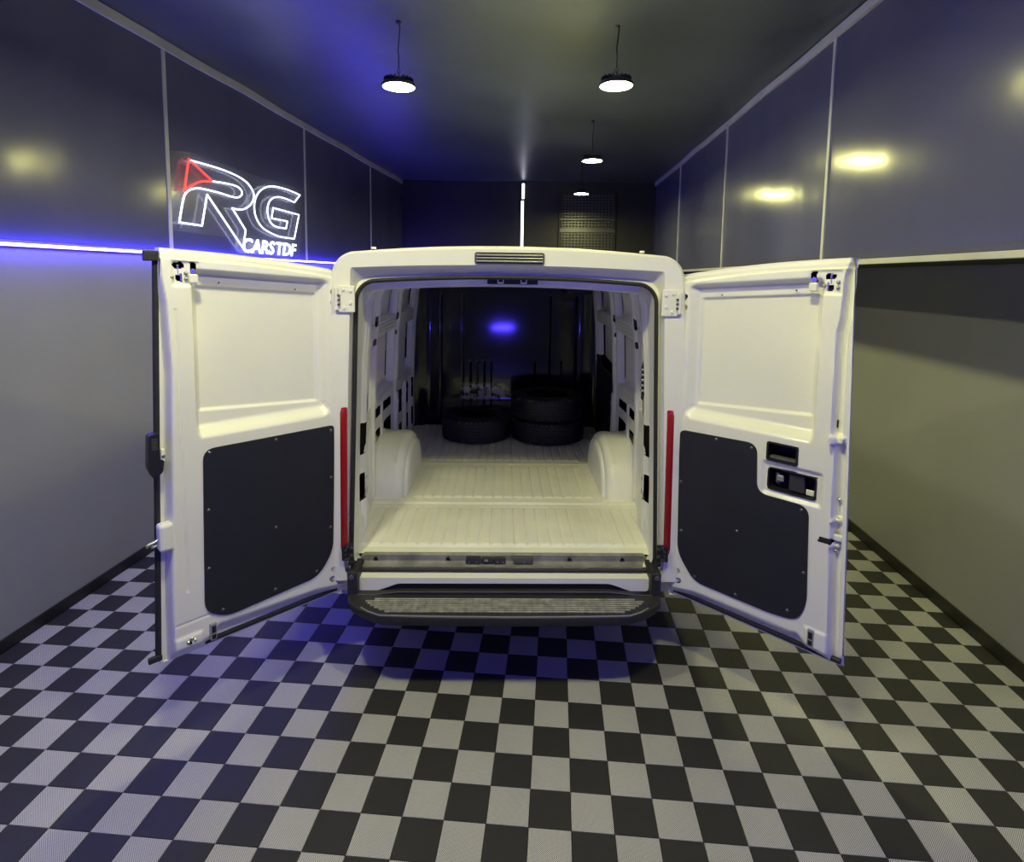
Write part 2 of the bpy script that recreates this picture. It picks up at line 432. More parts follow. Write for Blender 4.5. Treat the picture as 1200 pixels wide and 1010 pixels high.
# ------------------------------------------------------------------ blue LED strips, neon sign, tube, shutter
def led_strip(name, p0, p1, out, label, mat=BLUEM, w_=0.014):
    """aluminium channel with a glowing diffuser, running from p0 to p1; out = unit vector off the wall"""
    p0 = Vector(p0); p1 = Vector(p1); out = Vector(out); up = Vector((0, 0, 1)); 
    e = empty(name, p0)
    def bar(d0, d1, z0, z1):
        vs = []
        for p in (p0, p1):
            for a, b in ((d0, z0), (d1, z0), (d1, z1), (d0, z1)): vs.append(p + out * a + up * b - p0)
        return MB().add(vs, [(0, 1, 2, 3), (7, 6, 5, 4), (0, 4, 5, 1), (1, 5, 6, 2), (2, 6, 7, 3), (3, 7, 4, 0)])
    bar(0.0, 0.012, -w_ / 2 - .003, w_ / 2 + .003).build('channel', WHITET, e)
    bar(0.0121, 0.024, -w_ / 2, w_ / 2).build('diffuser', mat, e)
    tag(e, label, 'light')
    return e
led_strip('led_strip', (XL + .012, YF + .05, 2.175), (XL + .012, YB, 2.198), (1, 0, 0), 'long glowing blue LED strip along the left wall')
led_strip('led_bar', (0.0, YF, 0.78), (0.50, YF, 0.78), (0, 1, 0), 'blue LED bar low on the wall behind the viewer', BLUEBAR, w_=0.05)
led_strip('led_strip', (XR, YF, 2.10), (XR, 1.9, 2.10), (-1, 0, 0), 'blue LED strip under the right overhang')

def crsmooth(pts, sharp, n=6):
    """Catmull-Rom through pts; indices in sharp keep their corner"""
    out = []; m = len(pts)
    P = [Vector(p) for p in pts]
    for i in range(m):
        a, b = P[i], P[(i + 1) % m]
        pa = P[i - 1] if i not in sharp else a - (b - a) * 0.0
        pb = P[(i + 2) % m] if ((i + 1) % m) not in sharp else b
        if i in sharp: pa = a
        for k_ in range(n):
            t = k_ / n
            out.append(0.5 * ((2 * a) + (b - pa) * t + (2 * pa - 5 * a + 4 * b - pb) * t * t + (3 * a - pa - 3 * b + pb) * t ** 3))
    return out
SY, SZ = 4.15, 2.22
sign = empty('neon_sign', (XL + 0.012, SY, SZ))
def neon(pts, sharp, name, mat, r=0.0070, closed=True, label=None):
    pp = crsmooth([(0.035, y - SY, z - SZ) for y, z in pts], sharp)
    o = MB().tube(pp, r, 8, closed).build(name, mat, sign, smooth=60)
    if label: o['label'] = label
Rp = [(4.328, 2.923), (4.693, 2.930), (4.958, 2.918), (5.150, 2.880), (5.256, 2.798), (5.219, 2.710), (5.106, 2.643), (4.985, 2.618), (4.885, 2.622),
      (5.095, 2.443), (5.042, 2.275), (4.530, 2.688), (4.446, 2.426), (4.168, 2.427), (4.224, 2.600), (4.265, 2.664), (4.344, 2.704), (4.457, 2.724),
      (4.680, 2.726), (4.930, 2.720), (5.032, 2.745), (5.050, 2.790), (4.980, 2.821), (4.816, 2.822), (4.615, 2.808)]
pp = crsmooth([(0.035, y - SY, z - SZ) for y, z in Rp], {0, 8, 9, 10, 11, 12, 13, 24}, 6)
MB().tube(pp[:24 * 6 + 1], 0.0070, 8).build('letter_r_tube', NEONW, sign, smooth=60)
neon([(4.312, 2.930), (4.606, 2.809), (4.440, 2.775), (4.314, 2.717), (4.240, 2.665)], {0, 1, 4}, 'red_triangle_tube', NEONR, label='red triangular tube at the corner of the R')
Gp = [(6.233, 2.924), (6.090, 2.824), (5.900, 2.838), (5.720, 2.832), (5.579, 2.787), (5.512, 2.710), (5.508, 2.634), (5.554, 2.563), (5.668, 2.526), (5.885, 2.524), (5.918, 2.604),
      (5.581, 2.603), (5.621, 2.710), (6.196, 2.702), (6.069, 2.429), (5.850, 2.428), (5.663, 2.437), (5.414, 2.487), (5.290, 2.574), (5.258, 2.679), (5.302, 2.780), (5.412, 2.863), (5.612, 2.923), (5.935, 2.938)]
neon(Gp, {0, 1, 9, 10, 11, 12, 13, 14}, 'letter_g_tube', NEONW)
fc = bpy.data.curves.new('cars_text', 'FONT'); fc.body = 'CARS TDF'; fc.size = 0.165; fc.shear = 0.22; fc.space_character = 0.98; fc.space_word = 0.45
fc.fill_mode = 'NONE'; fc.bevel_depth = 0.0040; fc.bevel_resolution = 1; fc.resolution_u = 3
to = bpy.data.objects.new('tmp', fc); C.objects.link(to)
bpy.context.view_layer.update()
me = bpy.data.meshes.new_from_object(to.evaluated_get(bpy.context.evaluated_depsgraph_get()))
bpy.data.objects.remove(to)
xs_ = [v.co.x for v in me.vertices]; ys_ = [v.co.y for v in me.vertices]
for v in me.vertices:
    tx = (v.co.x - min(xs_)) / (max(xs_) - min(xs_)); ty = (v.co.y - min(ys_)) / (max(ys_) - min(ys_)); hz = v.co.z
    v.co = (0.035 + hz, 5.035 + tx * 1.085 - SY, 2.236 + ty * 0.137 - SZ)
me.materials.clear(); me.materials.append(NEONW)
tx_o = bpy.data.objects.new('lettering_tube', me); C.objects.link(tx_o); tx_o.parent = sign
bk = [(4.12, 2.95), (4.33, 2.99), (5.35, 2.98), (6.30, 2.98), (6.24, 2.225), (5.0, 2.225), (4.9, 2.36), (4.12, 2.36)]
MB().prism(bk, 0.018, 0.023, lambda a, b, c_: (c_, a - SY, b - SZ)).build('clear_backing', ACRYL, sign)
for y, z in ((4.2, 2.40), (4.25, 2.93), (6.15, 2.90), (6.0, 2.26)):
    MB().box((-.012, y - SY - .012, z - SZ - .012), (.030, y - SY + .012, z - SZ + .012), .003).build('standoff', CHROME, sign)
tag(sign, 'white neon sign of outlined letters RG with red triangle and CARS TDF on left wall', 'sign')

tb = empty('tube_light', (-0.665, YB, 2.1))
MB().box((-.035, -.035, 0), (.035, -.001, 1.66), .004).build('housing', BLACKP, tb)
MB().tube([(0, -.045, 0.02), (0, -.045, 1.33)], 0.024, 12).build('tube', TUBEW, tb, smooth=60)
MB().tube([(0.012, -.045, 1.37), (0.012, -.045, 1.64)], 0.024, 12).build('tube', TUBEW, tb, smooth=60)
tag(tb, 'vertical white tube light on the dark back wall above the van roof', 'light')

sh = empty('lattice_shutter', (0.52, YB - 0.03, 1.9))
sm_ = MB()
for z_ in np.arange(0.0, 1.65, 0.052): sm_.box((-.46, -.012, z_), (.46, -.004, z_ + .018))
sm_.build('horizontal_slats', SHUT, sh)
sm_ = MB()
for x_ in np.arange(-.46, .461, 0.061): sm_.box((x_ - .008, -.022, 0), (x_ + .008, -.012, 1.66))
sm_.build('vertical_bars', SHUT, sh)
MB().box((-.50, -.05, 0.96), (.50, -.015, 1.04), .006).build('cross_rail', SHUT, sh)
MB().box((-.50, -.05, 1.18), (.50, -.015, 1.22), .006).build('cross_rail', SHUT, sh)
MB().box((-.52, -.04, 0), (-.46, 0.0, 1.7), .005).build('side_guide', BLACKP, sh)
MB().box((.46, -.04, 0), (.52, 0.0, 1.7), .005).build('side_guide', BLACKP, sh)
tag(sh, 'dark metal lattice shutter reflecting the lamps on the back wall', 'shutter')

# ------------------------------------------------------------------ hanging disc lamps
def lamp(x, y, z, label, first=None):
    e = empty('pendant_lamp', (x, y, z))
    if first is None:
        MB().lathe([(0.0, 0.050), (0.045, 0.050), (0.055, 0.040), (0.105, 0.018), (0.112, 0.008), (0.110, -0.006), (0.104, -0.006), (0.104, 0.0), (0, 0.0)], 40).build('housing', DARKG, e, smooth=40)
        MB().lathe([(0.0, -0.003), (0.103, -0.003), (0.1035, -0.0005)], 40).build('diffuser', LAMPM, e)
        fm = MB()
        for q in range(20):
            a = 2 * math.pi * q / 20
            fm.box((0.046, -.0015, .034), (0.098, .0015, .050), 0, Matrix.Rotation(a, 4, 'Z'))
        fm.build('cooling_fins', DARKG, e)
        MB().tube([(0, 0, .05), (0, 0, .075), (0.012, 0, .095), (0, 0, .115), (-.012, 0, .095), (0, 0, .075)], .003, 6).build('hook', SCREW, e)
        return e
    for ch in first.children:
        c_ = ch.copy(); C.objects.link(c_); c_.parent = e
        if ch.name.startswith('diffuser') and x > 0:
            c_.material_slots[0].link = 'OBJECT'; c_.material_slots[0].material = LAMPW
    return e
LP = [(-1.080, 3.83, 'lit disc lamp hanging on the left, above the van'),
      (0.357, 3.86, 'brightest and nearest lit disc lamp, right of the ceiling centre'),
      (0.348, 6.25, 'lit disc lamp third from the viewer, small in the distance'),
      (0.331, 8.68, 'farthest lit disc lamp, nearest to the back wall'),
      (-1.080, 1.42, 'lit disc lamp overhead on the left, out of view'),
      (0.357, 1.42, 'lit disc lamp overhead on the right, out of view')]
first = None
for x, y, lab in LP:
    z = 3.30
    e = lamp(x, y, z, lab, first)
    if first is None: first = e
    H = ceil_z(x, y) - z + 0.006
    pts = [(0.0, 0, .112), (0.001, 0, .2), (-0.004, 0, H * .55), (0.004, 0, H * .75), (0.010, 0, H * .9), (0.0, 0, H)]
    MB().tube(pts, 0.0035, 6).build('cable', BLACKP, e, smooth=60)
    MB().tube([(0, 0, H - .012), (0, 0, H)], 0.018, 12).build('ceiling_hook_plate', BLACKP, e)
    tag(e, lab, 'lamp', 'hanging disc lamps')

# ------------------------------------------------------------------ the van (local frame: x right, y forward, z up, rear face at y = 0)
van = empty('cargo_van', (-0.252, 2.818, 0), math.radians(5.3))
tag(van, 'white panel van seen from behind with both rear doors wide open', 'van')

def contour(wt, wb, zt, zb, rt, rb, crown, dx=0.0, zmid=1.2, bow=0.0):
    """closed outline as seen from behind, clockwise from bottom centre; same point count every time"""
    pts = []
    def xs(z):  # half width at height z
        t = (z - zb) / (zt - zb); return wb + (wt - wb) * t + bow * 4 * t * (1 - t)
    zc = zt - crown
    for i in range(12): pts.append((wb - rb) * i / 12 * 1.0)
    out = [(p, zb) for p in pts]
    for i in range(9):
        a = -math.pi / 2 + math.pi / 2 * i / 8
        out.append((xs(zb + rb) - rb + rb * math.cos(a), zb + rb + rb * math.sin(a)))
    for i in range(1, 30):
        z = zb + rb + (zc - rt - zb - rb) * i / 30; out.append((xs(z), z))
    xt = xs(zc - rt)
    for i in range(9):
        a = math.pi / 2 * i / 8
        out.append((xt - rt + rt * math.cos(a), zc - rt + rt * math.sin(a)))
    for i in range(1, 16):
        x = (xt - rt) * (1 - i / 16); out.append((x, zc + crown * (1 - (x / (xt - rt)) ** 2)))
    out.append((0, zt))
    left = [(-x, z) for x, z in out[1:-1]][::-1]
    return [(x + dx, z) for x, z in out + left]
C1 = contour(0.742, 0.790, 2.040, 0.522, 0.10, 0.075, 0.024, 0.004)
C1b = contour(0.752, 0.800, 2.050, 0.512, 0.10, 0.075, 0.024, 0.004)
C2 = contour(0.763, 0.815, 2.062, 0.506, 0.085, 0.06, 0.022, 0.006)
C3 = contour(0.768, 0.822, 2.104, 0.500, 0.012, 0.05, 0.020, 0.008)
C4 = contour(0.840, 0.935, 2.180, 0.485, 0.11, 0.03, 0.030, 0.012, bow=0.02)
C5 = contour(0.850, 0.950, 2.192, 0.478, 0.12, 0.03, 0.030, 0.012, bow=0.025)
C6 = contour(0.895, 1.020, 2.205, 0.330, 0.15, 0.03, 0.035, 0.008, bow=0.03)
def loft(rings, name, mat, parent, smooth=50):
    P = np.array([[(x, y, z) for x, z in c] + [(c[0][0], y, c[0][1])] for c, y in rings])
    return grid_obj(name, P, mat, parent, smooth=smooth)
loft([(C1, 0.10), (C1, 0.015), (C1b, 0.006), (C2, 0.014), (C3, -0.054), (C4, -0.056), (C5, -0.044), (C5, 0.0), (C6, 0.12), (C6, 0.7)], 'rear_frame', PAINT, van, 35)
# body sides with wheel openings, roof, cab
P = np.array([[(x, y, z) for x, z in C6] + [(C6[0][0], y, C6[0][1])] for y in np.linspace(0.7, 3.95, 60)])
cx_ = (P[:-1, :-1] + P[1:, 1:]) / 2
mask = ~(((cx_[..., 1] - 1.2) ** 2 + (cx_[..., 2] - 0.36) ** 2 < 0.43 ** 2) & (np.abs(cx_[..., 0]) > 0.72))
mask &= ~((cx_[..., 2] < 0.345) & (np.abs(cx_[..., 0]) < 0.97) & (np.abs(cx_[..., 1] - 1.2) < 0.5))
grid_obj('body_shell', P, PAINT, van, mask=mask, smooth=40)
cab = []
for y, zt, wt, zb in ((3.95, 2.20, .87, .33), (4.35, 2.12, .85, .33), (4.75, 1.78, .86, .33), (5.05, 1.34, .88, .33), (5.35, 1.12, .86, .34), (5.50, .90, .80, .36), (5.52, .50, .74, .38)):
    c_ = contour(wt, min(1.0, wt + .12), zt, zb, 0.14 if zt > 1.0 else .05, .03, 0.03, 0.012, bow=0.02 if zt > 1 else 0); cab.append((c_, y))
loft(cab, 'cab_shell', PAINT, van, 40)
MB().add([(x, 5.52, z) for x, z in cab[-1][0]], [tuple(range(len(cab[-1][0])))]).build('front_panel', BLACKP, van)
ws = []
for y, z, hw in ((4.40, 2.105, .66), (4.76, 1.80, .74), (5.02, 1.41, .80)):
    ws += [(-hw, y, z + .012), (hw, y, z + .012)]
MB().add(ws, [(0, 1, 3, 2), (2, 3, 5, 4)]).build('windscreen', new_mat('tinted_glass', (.01, .012, .014), .05), van)
# weather seal round the opening
MB().tube([(x, -0.004, z) for x, z in contour(0.747, 0.795, 2.044, 0.517, 0.10, 0.075, 0.024, 0.004)], 0.0105, 8, True).build('door_seal', RUBBER, van, smooth=70)

# roof vent with slats
vt = MB().prism(round_poly([(-.157, 2.107), (.184, 2.107), (.184, 2.166), (-.157, 2.166)], .014), 0.048, 0.060, lambda a, b, c_: (a, -c_, b), .003).build('roof_vent', VENTM, van)
vt['label'] = 'grey slatted vent in the roof edge above the opening'
MB().box((-.145, -.0615, 2.112), (.172, -.0602, 2.161)).build('vent_recess', HOLE, vt)
for i in range(3):
    MB().box((-.148, -.067, 2.1185 + i * .0148), (.175, -.061, 2.1265 + i * .0148), .002).build('slat', GALV, vt)
for x_, s_ in ((-.66, -1), (.675, 1)):   # small roof gutter end clips
    MB().box((x_ - .010, -.01, 2.176), (x_ + .010, .02, 2.186), .003).build('roof_clip', PAINT, van)

# tail lamps on the corner pillars
for s in (-1, 1):
    pts = [(0.797, -0.0505), (0.803, -0.056), (0.825, -0.054), (0.845, -0.040), (0.88, -0.010), (0.965, 0.055)]
    m = MB(); vs = []
    zs = [0.62, 0.635, 0.66, 1.0, 1.36, 1.385, 1.395]; ins = [.02, .006, 0, 0, 0, .006, .02]
    for z, d in zip(zs, ins):
        t = (z - .6) / .8
        for x_, y_ in pts: vs.append((s * (x_ - .008 * t) + (.004 if s < 0 else .027), y_ + d * .6 - .007, z))
    n = len(pts)
    fs = [(i * n + j, i * n + j + 1, (i + 1) * n + j + 1, (i + 1) * n + j) for i in range(len(zs) - 1) for j in range(n - 1)]
    m.add(vs, fs)
    tl = m.build('tail_lamp', REDL, van, smooth=40); tl['label'] = 'tall narrow red tail lamp beside the %s door' % ('left' if s < 0 else 'right')
    for q in range(4): MB().box((s * .812 + .020 - .004, -.0610, .79 + q * .018), (s * .812 + .020 + .006, -.0560, .795 + q * .018)).build('lens_mark', CHROME, tl)

# body-side hinge plates
for s in (-1, 1):
    for zc in (1.93, 0.64):
        up = zc > 1
        x0 = 0.752 if up else 0.775; wd = .080 if up else .042; hh = .065 if up else .045
        xa, xb = sorted((s * x0 + .013, s * (x0 + wd) + .013))
        hp = MB().box((xa, -.068, zc - hh), (xb, -.054, zc + hh), .004).build('body_hinge', PAINT if up else BLACKP, van)
        for fx, dz in ((.25, .6), (.7, .7), (.25, -.3), (.65, -.7)):
            MB().lathe([(0, .006), (.007, .006), (.009, 0)], 10, Matrix.Translation((s * (x0 + wd * fx) + .013, -.068, zc + dz * hh)) @ Matrix.Rotation(math.pi / 2, 4, 'X')).build('hinge_bolt', PAINT if up else SCREW, hp)
        MB().lathe([(0, hh * .8), (.010, hh * .8), (.010, -hh * .8), (0, -hh * .8)], 14, Matrix.Translation((s * (x0 + wd + .006) + .013, -.072, zc))).build('hinge_knuckle', PAINT if up else BLACKP, hp, smooth=40)
        for q in (-.026, -.004, .018):
            MB().box((s * (x0 + wd - .006) + .013 - .005, -.0855, zc + q - .005), (s * (x0 + wd - .006) + .013 + .005, -.068, zc + q + .005), .002).build('hinge_spring', SCREW, hp)

# ---- load floor
xs = np.arange(-0.96, 0.9601, 0.0075)
ys = np.concatenate([np.arange(0.070, 0.20, .008), np.arange(0.20, .62, .02), np.arange(.62, .92, .008), np.arange(.92, 1.38, .02), np.arange(1.38, 1.70, .008), np.arange(1.70, 2.74, .02)])
X, Y = np.meshgrid(xs, ys, indexing='ij')
ph = (X / 0.0675) % 1.0
rib = sm(ph, .04, .14) * (1 - sm(ph, .86, .96))
sec = boxmask(X * 0, Y, -1, 1, .165, .66, .010) + boxmask(X * 0, Y, -1, 1, .84, 1.45, .012) + boxmask(X * 0, Y, -1, 1, 1.60, 2.9, .012)
edge = 1 - sm(np.abs(X), .60, .62) * boxmask(X * 0, Y, -1, 1, .70, 1.75, .02)
Zf = 0.568 + 0.009 * rib * sec * edge
Zf += 0.010 * boxmask(X * 0, Y, -1, 1, .735, .765, .006) + 0.006 * boxmask(X * 0, Y, -1, 1, 1.515, 1.54, .006)
Zf += 0.004 * (((X / .0675 + .5) % 1 > .25) & ((X / .0675 + .5) % 1 < .75)) * (boxmask(X * 0, Y, -1, 1, .685, .705, .006) + boxmask(X * 0, Y, -1, 1, .80, .815, .006) + boxmask(X * 0, Y, -1, 1, 1.48, 1.495, .006))
Zf -= .004 * boxmask(X * 0, Y, -1, 1, .135, .150, .006)
for (a, b) in ((-.42, .98), (-.30, 1.08), (-.50, 1.22), (.33, 1.02), (.48, 1.10), (.40, 1.33), (-.38, 1.38), (.55, 1.3), (.3, 1.95), (-.3, 1.9), (-.62, 1.9)):
    Zf += .004 * boxmask(X, Y, a - .035, a + .035, b - .012, b + .012, .008)
grid_obj('load_floor', np.stack([X, Y, Zf], -1), PAINT_IN, van, smooth=70)['label'] = 'ribbed white metal load floor'
MB().box((-.955, .075, .40), (.955, 2.72, .555)).build('floor_underside', BLACKP, van)

# ---- wheel arches
for s in (-1, 1):
    th = np.linspace(0.0, math.pi, 50)
    path = []   # (x, radial scale)
    for x_ in np.linspace(.93, .735, 8): path.append((x_, 1.0))
    for a in np.linspace(0, math.pi / 2, 9): path.append((.735 - .055 * math.sin(a), 1.0 - .13 * (1 - math.cos(a))))
    path += [(.679, .85), (.672, .845), (.662, .83), (.657, .80), (.655, .72), (.655, .3), (.655, 0.0)]
    P = np.zeros((len(th), len(path), 3))
    for i, a in enumerate(th):
        ca, sa = math.cos(a), math.sin(a)
        ca = math.copysign(abs(ca) ** .85, ca); sa = abs(sa) ** .8
        for j, (x_, r) in enumerate(path):
            if j < 17: r = r - .012 * math.exp(-((x_ - .80) / .012) ** 2)
            P[i, j] = (s * (x_ + .03 * (1 - sa) * 0) + .008, 1.20 - .40 * r * ca, .555 + .350 * r * sa)
    grid_obj('wheel_arch', P, PAINT_IN, van, smooth=45, flip=(s < 0))

# ---- inner side walls: pressed sheet with posts, rails and cut-outs
def side_wall(s):
    yy = np.arange(0.02, 2.70, 0.0065); zz = np.arange(0.545, 2.075, 0.0062)
    Yg, Zg = np.meshgrid(yy, zz, indexing='ij')
    bx_ = np.interp(Yg, [0.02, .10, .20, .42, .55, .80, 1.20, 2.62, 2.70], [.792, .790, .790, .802, .840, .868, .885, .900, .900])
    lean = np.interp(Zg, [0.5, 1.15, 1.6, 1.9, 2.0, 2.08], [0.0, 0.0, -.018, -.048, -.085, -.16])
    leanr = np.interp(Zg, [0.5, 1.15, 1.6, 1.9, 1.98, 2.08], [0.0, -.002, -.018, -.040, -.062, -.12])
    kk = sm(Yg, .08, .40)
    base_ = bx_ + lean * kk + leanr * (1 - kk)
    d = np.zeros_like(Yg)         # positive = pressed outwards
    sh_ = .00 * Zg
    # window bays between the posts, above and below the horizontal rail
    for (a, b) in ((.40, .70), (.86, 1.56), (1.74, 2.50)):
        for (z0, z1) in ((1.215, 1.63), (1.745, 1.965)):
            z0b = z0 - (.03 if a > 1 and z0 < 1.5 else 0)
            d += .060 * boxmask(Yg, Zg, a, b, z0b, z1, .008)
            d -= .006 * boxmask(Yg, Zg, a + .05, b - .05, z0b + .03, z1 - .03, .010)
    # rail grooves
    for zc in (1.668, 1.692, 1.716): d += .006 * boxmask(Yg, Zg, .88, 1.54, zc - .003, zc + .003, .004)
    # posts stand proud with an outlined rim
    for yc in (.78, 1.65, 2.57):
        d -= .018 * boxmask(Yg, Zg, yc - .040, yc + .040, .60, 1.99, .010)
        d += .010 * boxmask(Yg, Zg, yc - .020, yc + .020, 1.22, 1.95, .008)
    for zc in (1.27, 1.36): d -= .004 * boxmask(Yg, Zg, .95, 1.45, zc - .006, zc + .006, .006)
    # lower lattice around the cut-outs
    d += .012 * boxmask(Yg, Zg, .30, .68, .70, 1.08, .02)
    d -= .008 * boxmask(Yg, Zg, 1.10, 1.17, .60, 1.16, .010)
    d -= .010 * boxmask(Yg, Zg, 1.60, 1.72, .60, 1.12, .010)
    d -= .004 * boxmask(Yg, Zg, .84, 1.56, 1.165, 1.190, .006)
    d -= .003 * boxmask(Yg, Zg, .84, 2.5, 1.020, 1.050, .006)
    for yc in (2.05, 2.12, 2.34, 2.41): d -= .016 * boxmask(Yg, Zg, yc - .012, yc + .012, .60, 1.12, .006)
    # pillar creases near the opening
    d += .012 * boxmask(Yg, Zg, .13, .24, .70, 1.95, .012)
    d -= .008 * boxmask(Yg, Zg, .27, .31, .62, 1.95, .008)
    cut = np.zeros_like(Yg, dtype=bool)
    def quad(y0, z0a, z0b, y1, z1a, z1b):
        """hole between y0 (from z0a to z0b) and y1 (from z1a to z1b)"""
        t = (Yg - y0) / (y1 - y0)
        return (t >= 0) & (t <= 1) & (Zg >= z0a + (z1a - z0a) * t) & (Zg <= z0b + (z1b - z0b) * t)
    cut |= quad(.850, 1.090, 1.150, 1.080, 1.078, 1.138)
    cut |= quad(1.200, 1.072, 1.132, 1.480, 1.058, 1.118)
    cut |= quad(.800, .900, .995, 1.060, .935, .990)
    cut |= quad(1.215, .940, .985, 1.470, .86, .975)
    for (a, b) in ((1.765, 1.97), (2.15, 2.31), (2.44, 2.53)):
        cut |= quad(a, .910, 1.095, b, .890, 1.075)
        cut |= quad(a, .660, .800, b, .620, .790)
    cut |= quad(.220, 1.060, 1.230, .340, 1.050, 1.215)
    cut |= quad(.200, .800, .950, .350, .790, .925)
    cut |= quad(.455, .985, 1.165, .485, .985, 1.165)
    cut |= quad(.720, 1.600, 1.640, .745, 1.600, 1.640)
    cut |= quad(.720, 1.730, 1.775, .745, 1.720, 1.790)
    cut |= quad(.880, 1.625, 1.655, .900, 1.625, 1.655)
    cut |= quad(1.590, 1.585, 1.615, 1.610, 1.585, 1.615)
    cut |= quad(1.590, 1.700, 1.750, 1.610, 1.700, 1.760)
    cut |= quad(.620, 1.215, 1.250, .640, 1.215, 1.250)
    for yc in (.335, .36): cut |= quad(yc, .70, .80, yc + .010, .72, .80) | quad(yc, 1.27, 1.37, yc + .01, 1.27, 1.37)
    cut |= quad(.40, .780, .800, .42, .780, .800) | quad(.40, .860, .875, .415, .860, .875)
    cut |= quad(.055, .86, .91, .070, .86, .91)
    for b_ in (.70, 1.56, 2.50):   # dark gaps where the skin meets each post
        cut |= quad(b_ - .036, 1.27, 1.60, b_ - .010, 1.27, 1.60) | quad(b_ - .036, 1.775, 1.94, b_ - .010, 1.775, 1.94)
    if s > 0:   # sliding-door opening behind the second post: darker void with its own door panel
        cut |= (Yg > 1.78) & (Yg < 2.55) & (Zg > .57) & (Zg < 1.28 + .05 * (Yg - 1.78))
    cm = cut[:-1, :-1] | cut[1:, 1:]
    xg = s * (base_ + d) + .006
    o = grid_obj('side_wall_pressing', np.stack([xg, Yg, Zg], -1), PAINT_IN, van, mask=~cm, smooth=55, flip=(s > 0))
    o['label'] = 'pressed white inner side wall on the %s with posts and cut-outs' % ('left' if s < 0 else 'right')
    # added black sheet behind the cut-outs, stands in for the shade inside
    MB().add([(s * .950, .12, .45), (s * .950, 2.70, .45), (s * .950, 2.70, 1.17), (s * .950, .12, 1.17), (s * .972, 2.70, 1.22), (s * .972, .12, 1.22), (s * .955, 2.70, 1.95), (s * .955, .12, 1.95)], [(0, 1, 2, 3), (3, 2, 4, 5), (5, 4, 6, 7)]).build('cutout_shade_sheet', HOLE, van)
    return o
lw = side_wall(-1); rw = side_wall(1)
# black lining of the sliding door on the right
MB().prism(round_poly([(1.80, .58), (2.54, .58), (2.54, 1.26), (1.80, 1.235)], .02), .885, .900, lambda a, b, c_: (c_, a, b), .002).build('sliding_door_lining', PANELM, van)
# roof lining and cross members
xs = np.linspace(-.80, .80, 60); ys = np.arange(.10, 2.70, .02)
X, Y = np.meshgrid(xs, ys, indexing='ij')
Zc = 2.035 + .02 * (1 - (X / .8) ** 2) - .03 * (np.abs((Y % .52) - .26) < .035)
grid_obj('roof_lining', np.stack([X, Y, Zc], -1), PAINT_IN, van, smooth=40, flip=True)
hm = contour(0.735, 0.735, 2.034, 1.2, 0.08, 0.0, 0.022, .004)
hb = MB()
top = [p for p in C1 if p[1] > 1.93 and abs(p[0]) < .70]
top = sorted(top)
vs = []
for x_, z_ in top: vs += [(x_, .085, z_ + .01), (x_, .085, z_ - .038), (x_, .13, z_ - .045)]
fs = []
for i in range(len(top) - 1):
    for j in range(2): fs.append((3 * i + j, 3 * i + j + 1, 3 * i + 4 + j, 3 * i + 3 + j))
hb.add(vs, fs).build('rear_roof_member', PAINT_IN, van, smooth=40)
MB().box((-.098, .060, 2.010), (.160, .084, 2.036), .003).build('latch_housing', BLACKP, van)
for x_ in (-.030, .087):
    st = MB().box((x_ - .016, .034, 2.012), (x_ + .016, .062, 2.042), .003).build('door_striker', PAINT, van)
    MB().box((x_ - .011, .030, 2.021), (x_ + .011, .034, 2.035), .001).build('striker_slot', BLACKP, st)

# ---- bulkhead
xs = np.arange(-.93, .931, .008); zs = np.linspace(.56, 2.04, 90)
X, Z = np.meshgrid(xs, zs, indexing='ij')
Yb = 2.675 + 0 * X
for g in (-.62, -.414, -.335, -.27, -.20, -.13, .30, .445, .56, .70):
    lo = .62 if g not in (-.27, -.20, -.13) else .60
    hi = 1.86 if g in (-.414, .445, -.62, .70) else 1.22
    Yb += .014 * boxmask(X, Z, g - .004, g + .004, lo, hi, .005)
Yb -= .03 * boxmask(X, Z, -.70, .72, .60, .80, .05)
Yb -= .05 * sm(np.abs(X), .72, .90)
grid_obj('bulkhead', np.stack([X, Yb, Z], -1), BULKM, van, smooth=50, flip=False)['label'] = 'black scuffed bulkhead with vertical grooves'
# bulkhead upper dark cross member and corner bracket
MB().box((-.70, 2.50, 1.945), (.76, 2.66, 2.01), .01).build('bulkhead_beam', BLACKP, van)
MB().box((.56, 2.30, 1.90), (.80, 2.52, 2.00), .02).build('sliding_door_rail_cover', BLACKP, van)

# ---- sill plate inside the opening
prof = [(.078, .572), (.070, .574), (.058, .566), (.056, .536), (.040, .528), (.010, .526)]
m = MB(); vs = []
xa = [-.755, -.74, -.60, 0, .60, .752, .767]
for i, x_ in enumerate(xa):
    k_ = .012 if i in (0, 6) else 0
    for y_, z_ in prof: vs.append((x_ , y_, z_ - k_))
n = len(prof)
m.add(vs, [(i * n + j, i * n + j + 1, (i + 1) * n + j + 1, (i + 1) * n + j) for i in range(len(xa) - 1) for j in range(n - 1)])
sp_ = m.build('sill_plate', SILLM, van); sp_['label'] = 'worn grey sill plate along the rear edge of the load floor'
for x_ in (-.680, -.297, .352, .635):
    MB().tube([(x_ - .006, .052, .540), (x_ - .004, .050, .552), (x_ + .004, .050, .558), (x_ + .011, .050, .550), (x_ + .012, .052, .540)], .0035, 6).build('lashing_hook', BLACKP, sp_)
    MB().box((x_ - .004, .0535, .538), (x_ + .008, .0555, .556)).build('hook_hole', HOLE, sp_)
lt = MB().box((-.198, .030, .531), (-.118, .056, .564), .003).build('latch_catch', DARKG, sp_)
MB().box((-.112, .030, .533), (-.055, .056, .560), .003).build('latch_catch', DARKG, sp_)
MB().box((-.050, .030, .533), (.012, .056, .560), .003).build('latch_catch', DARKG, sp_)
MB().box((.056, .030, .533), (.157, .056, .566), .003).build('latch_catch', VENTM, sp_)
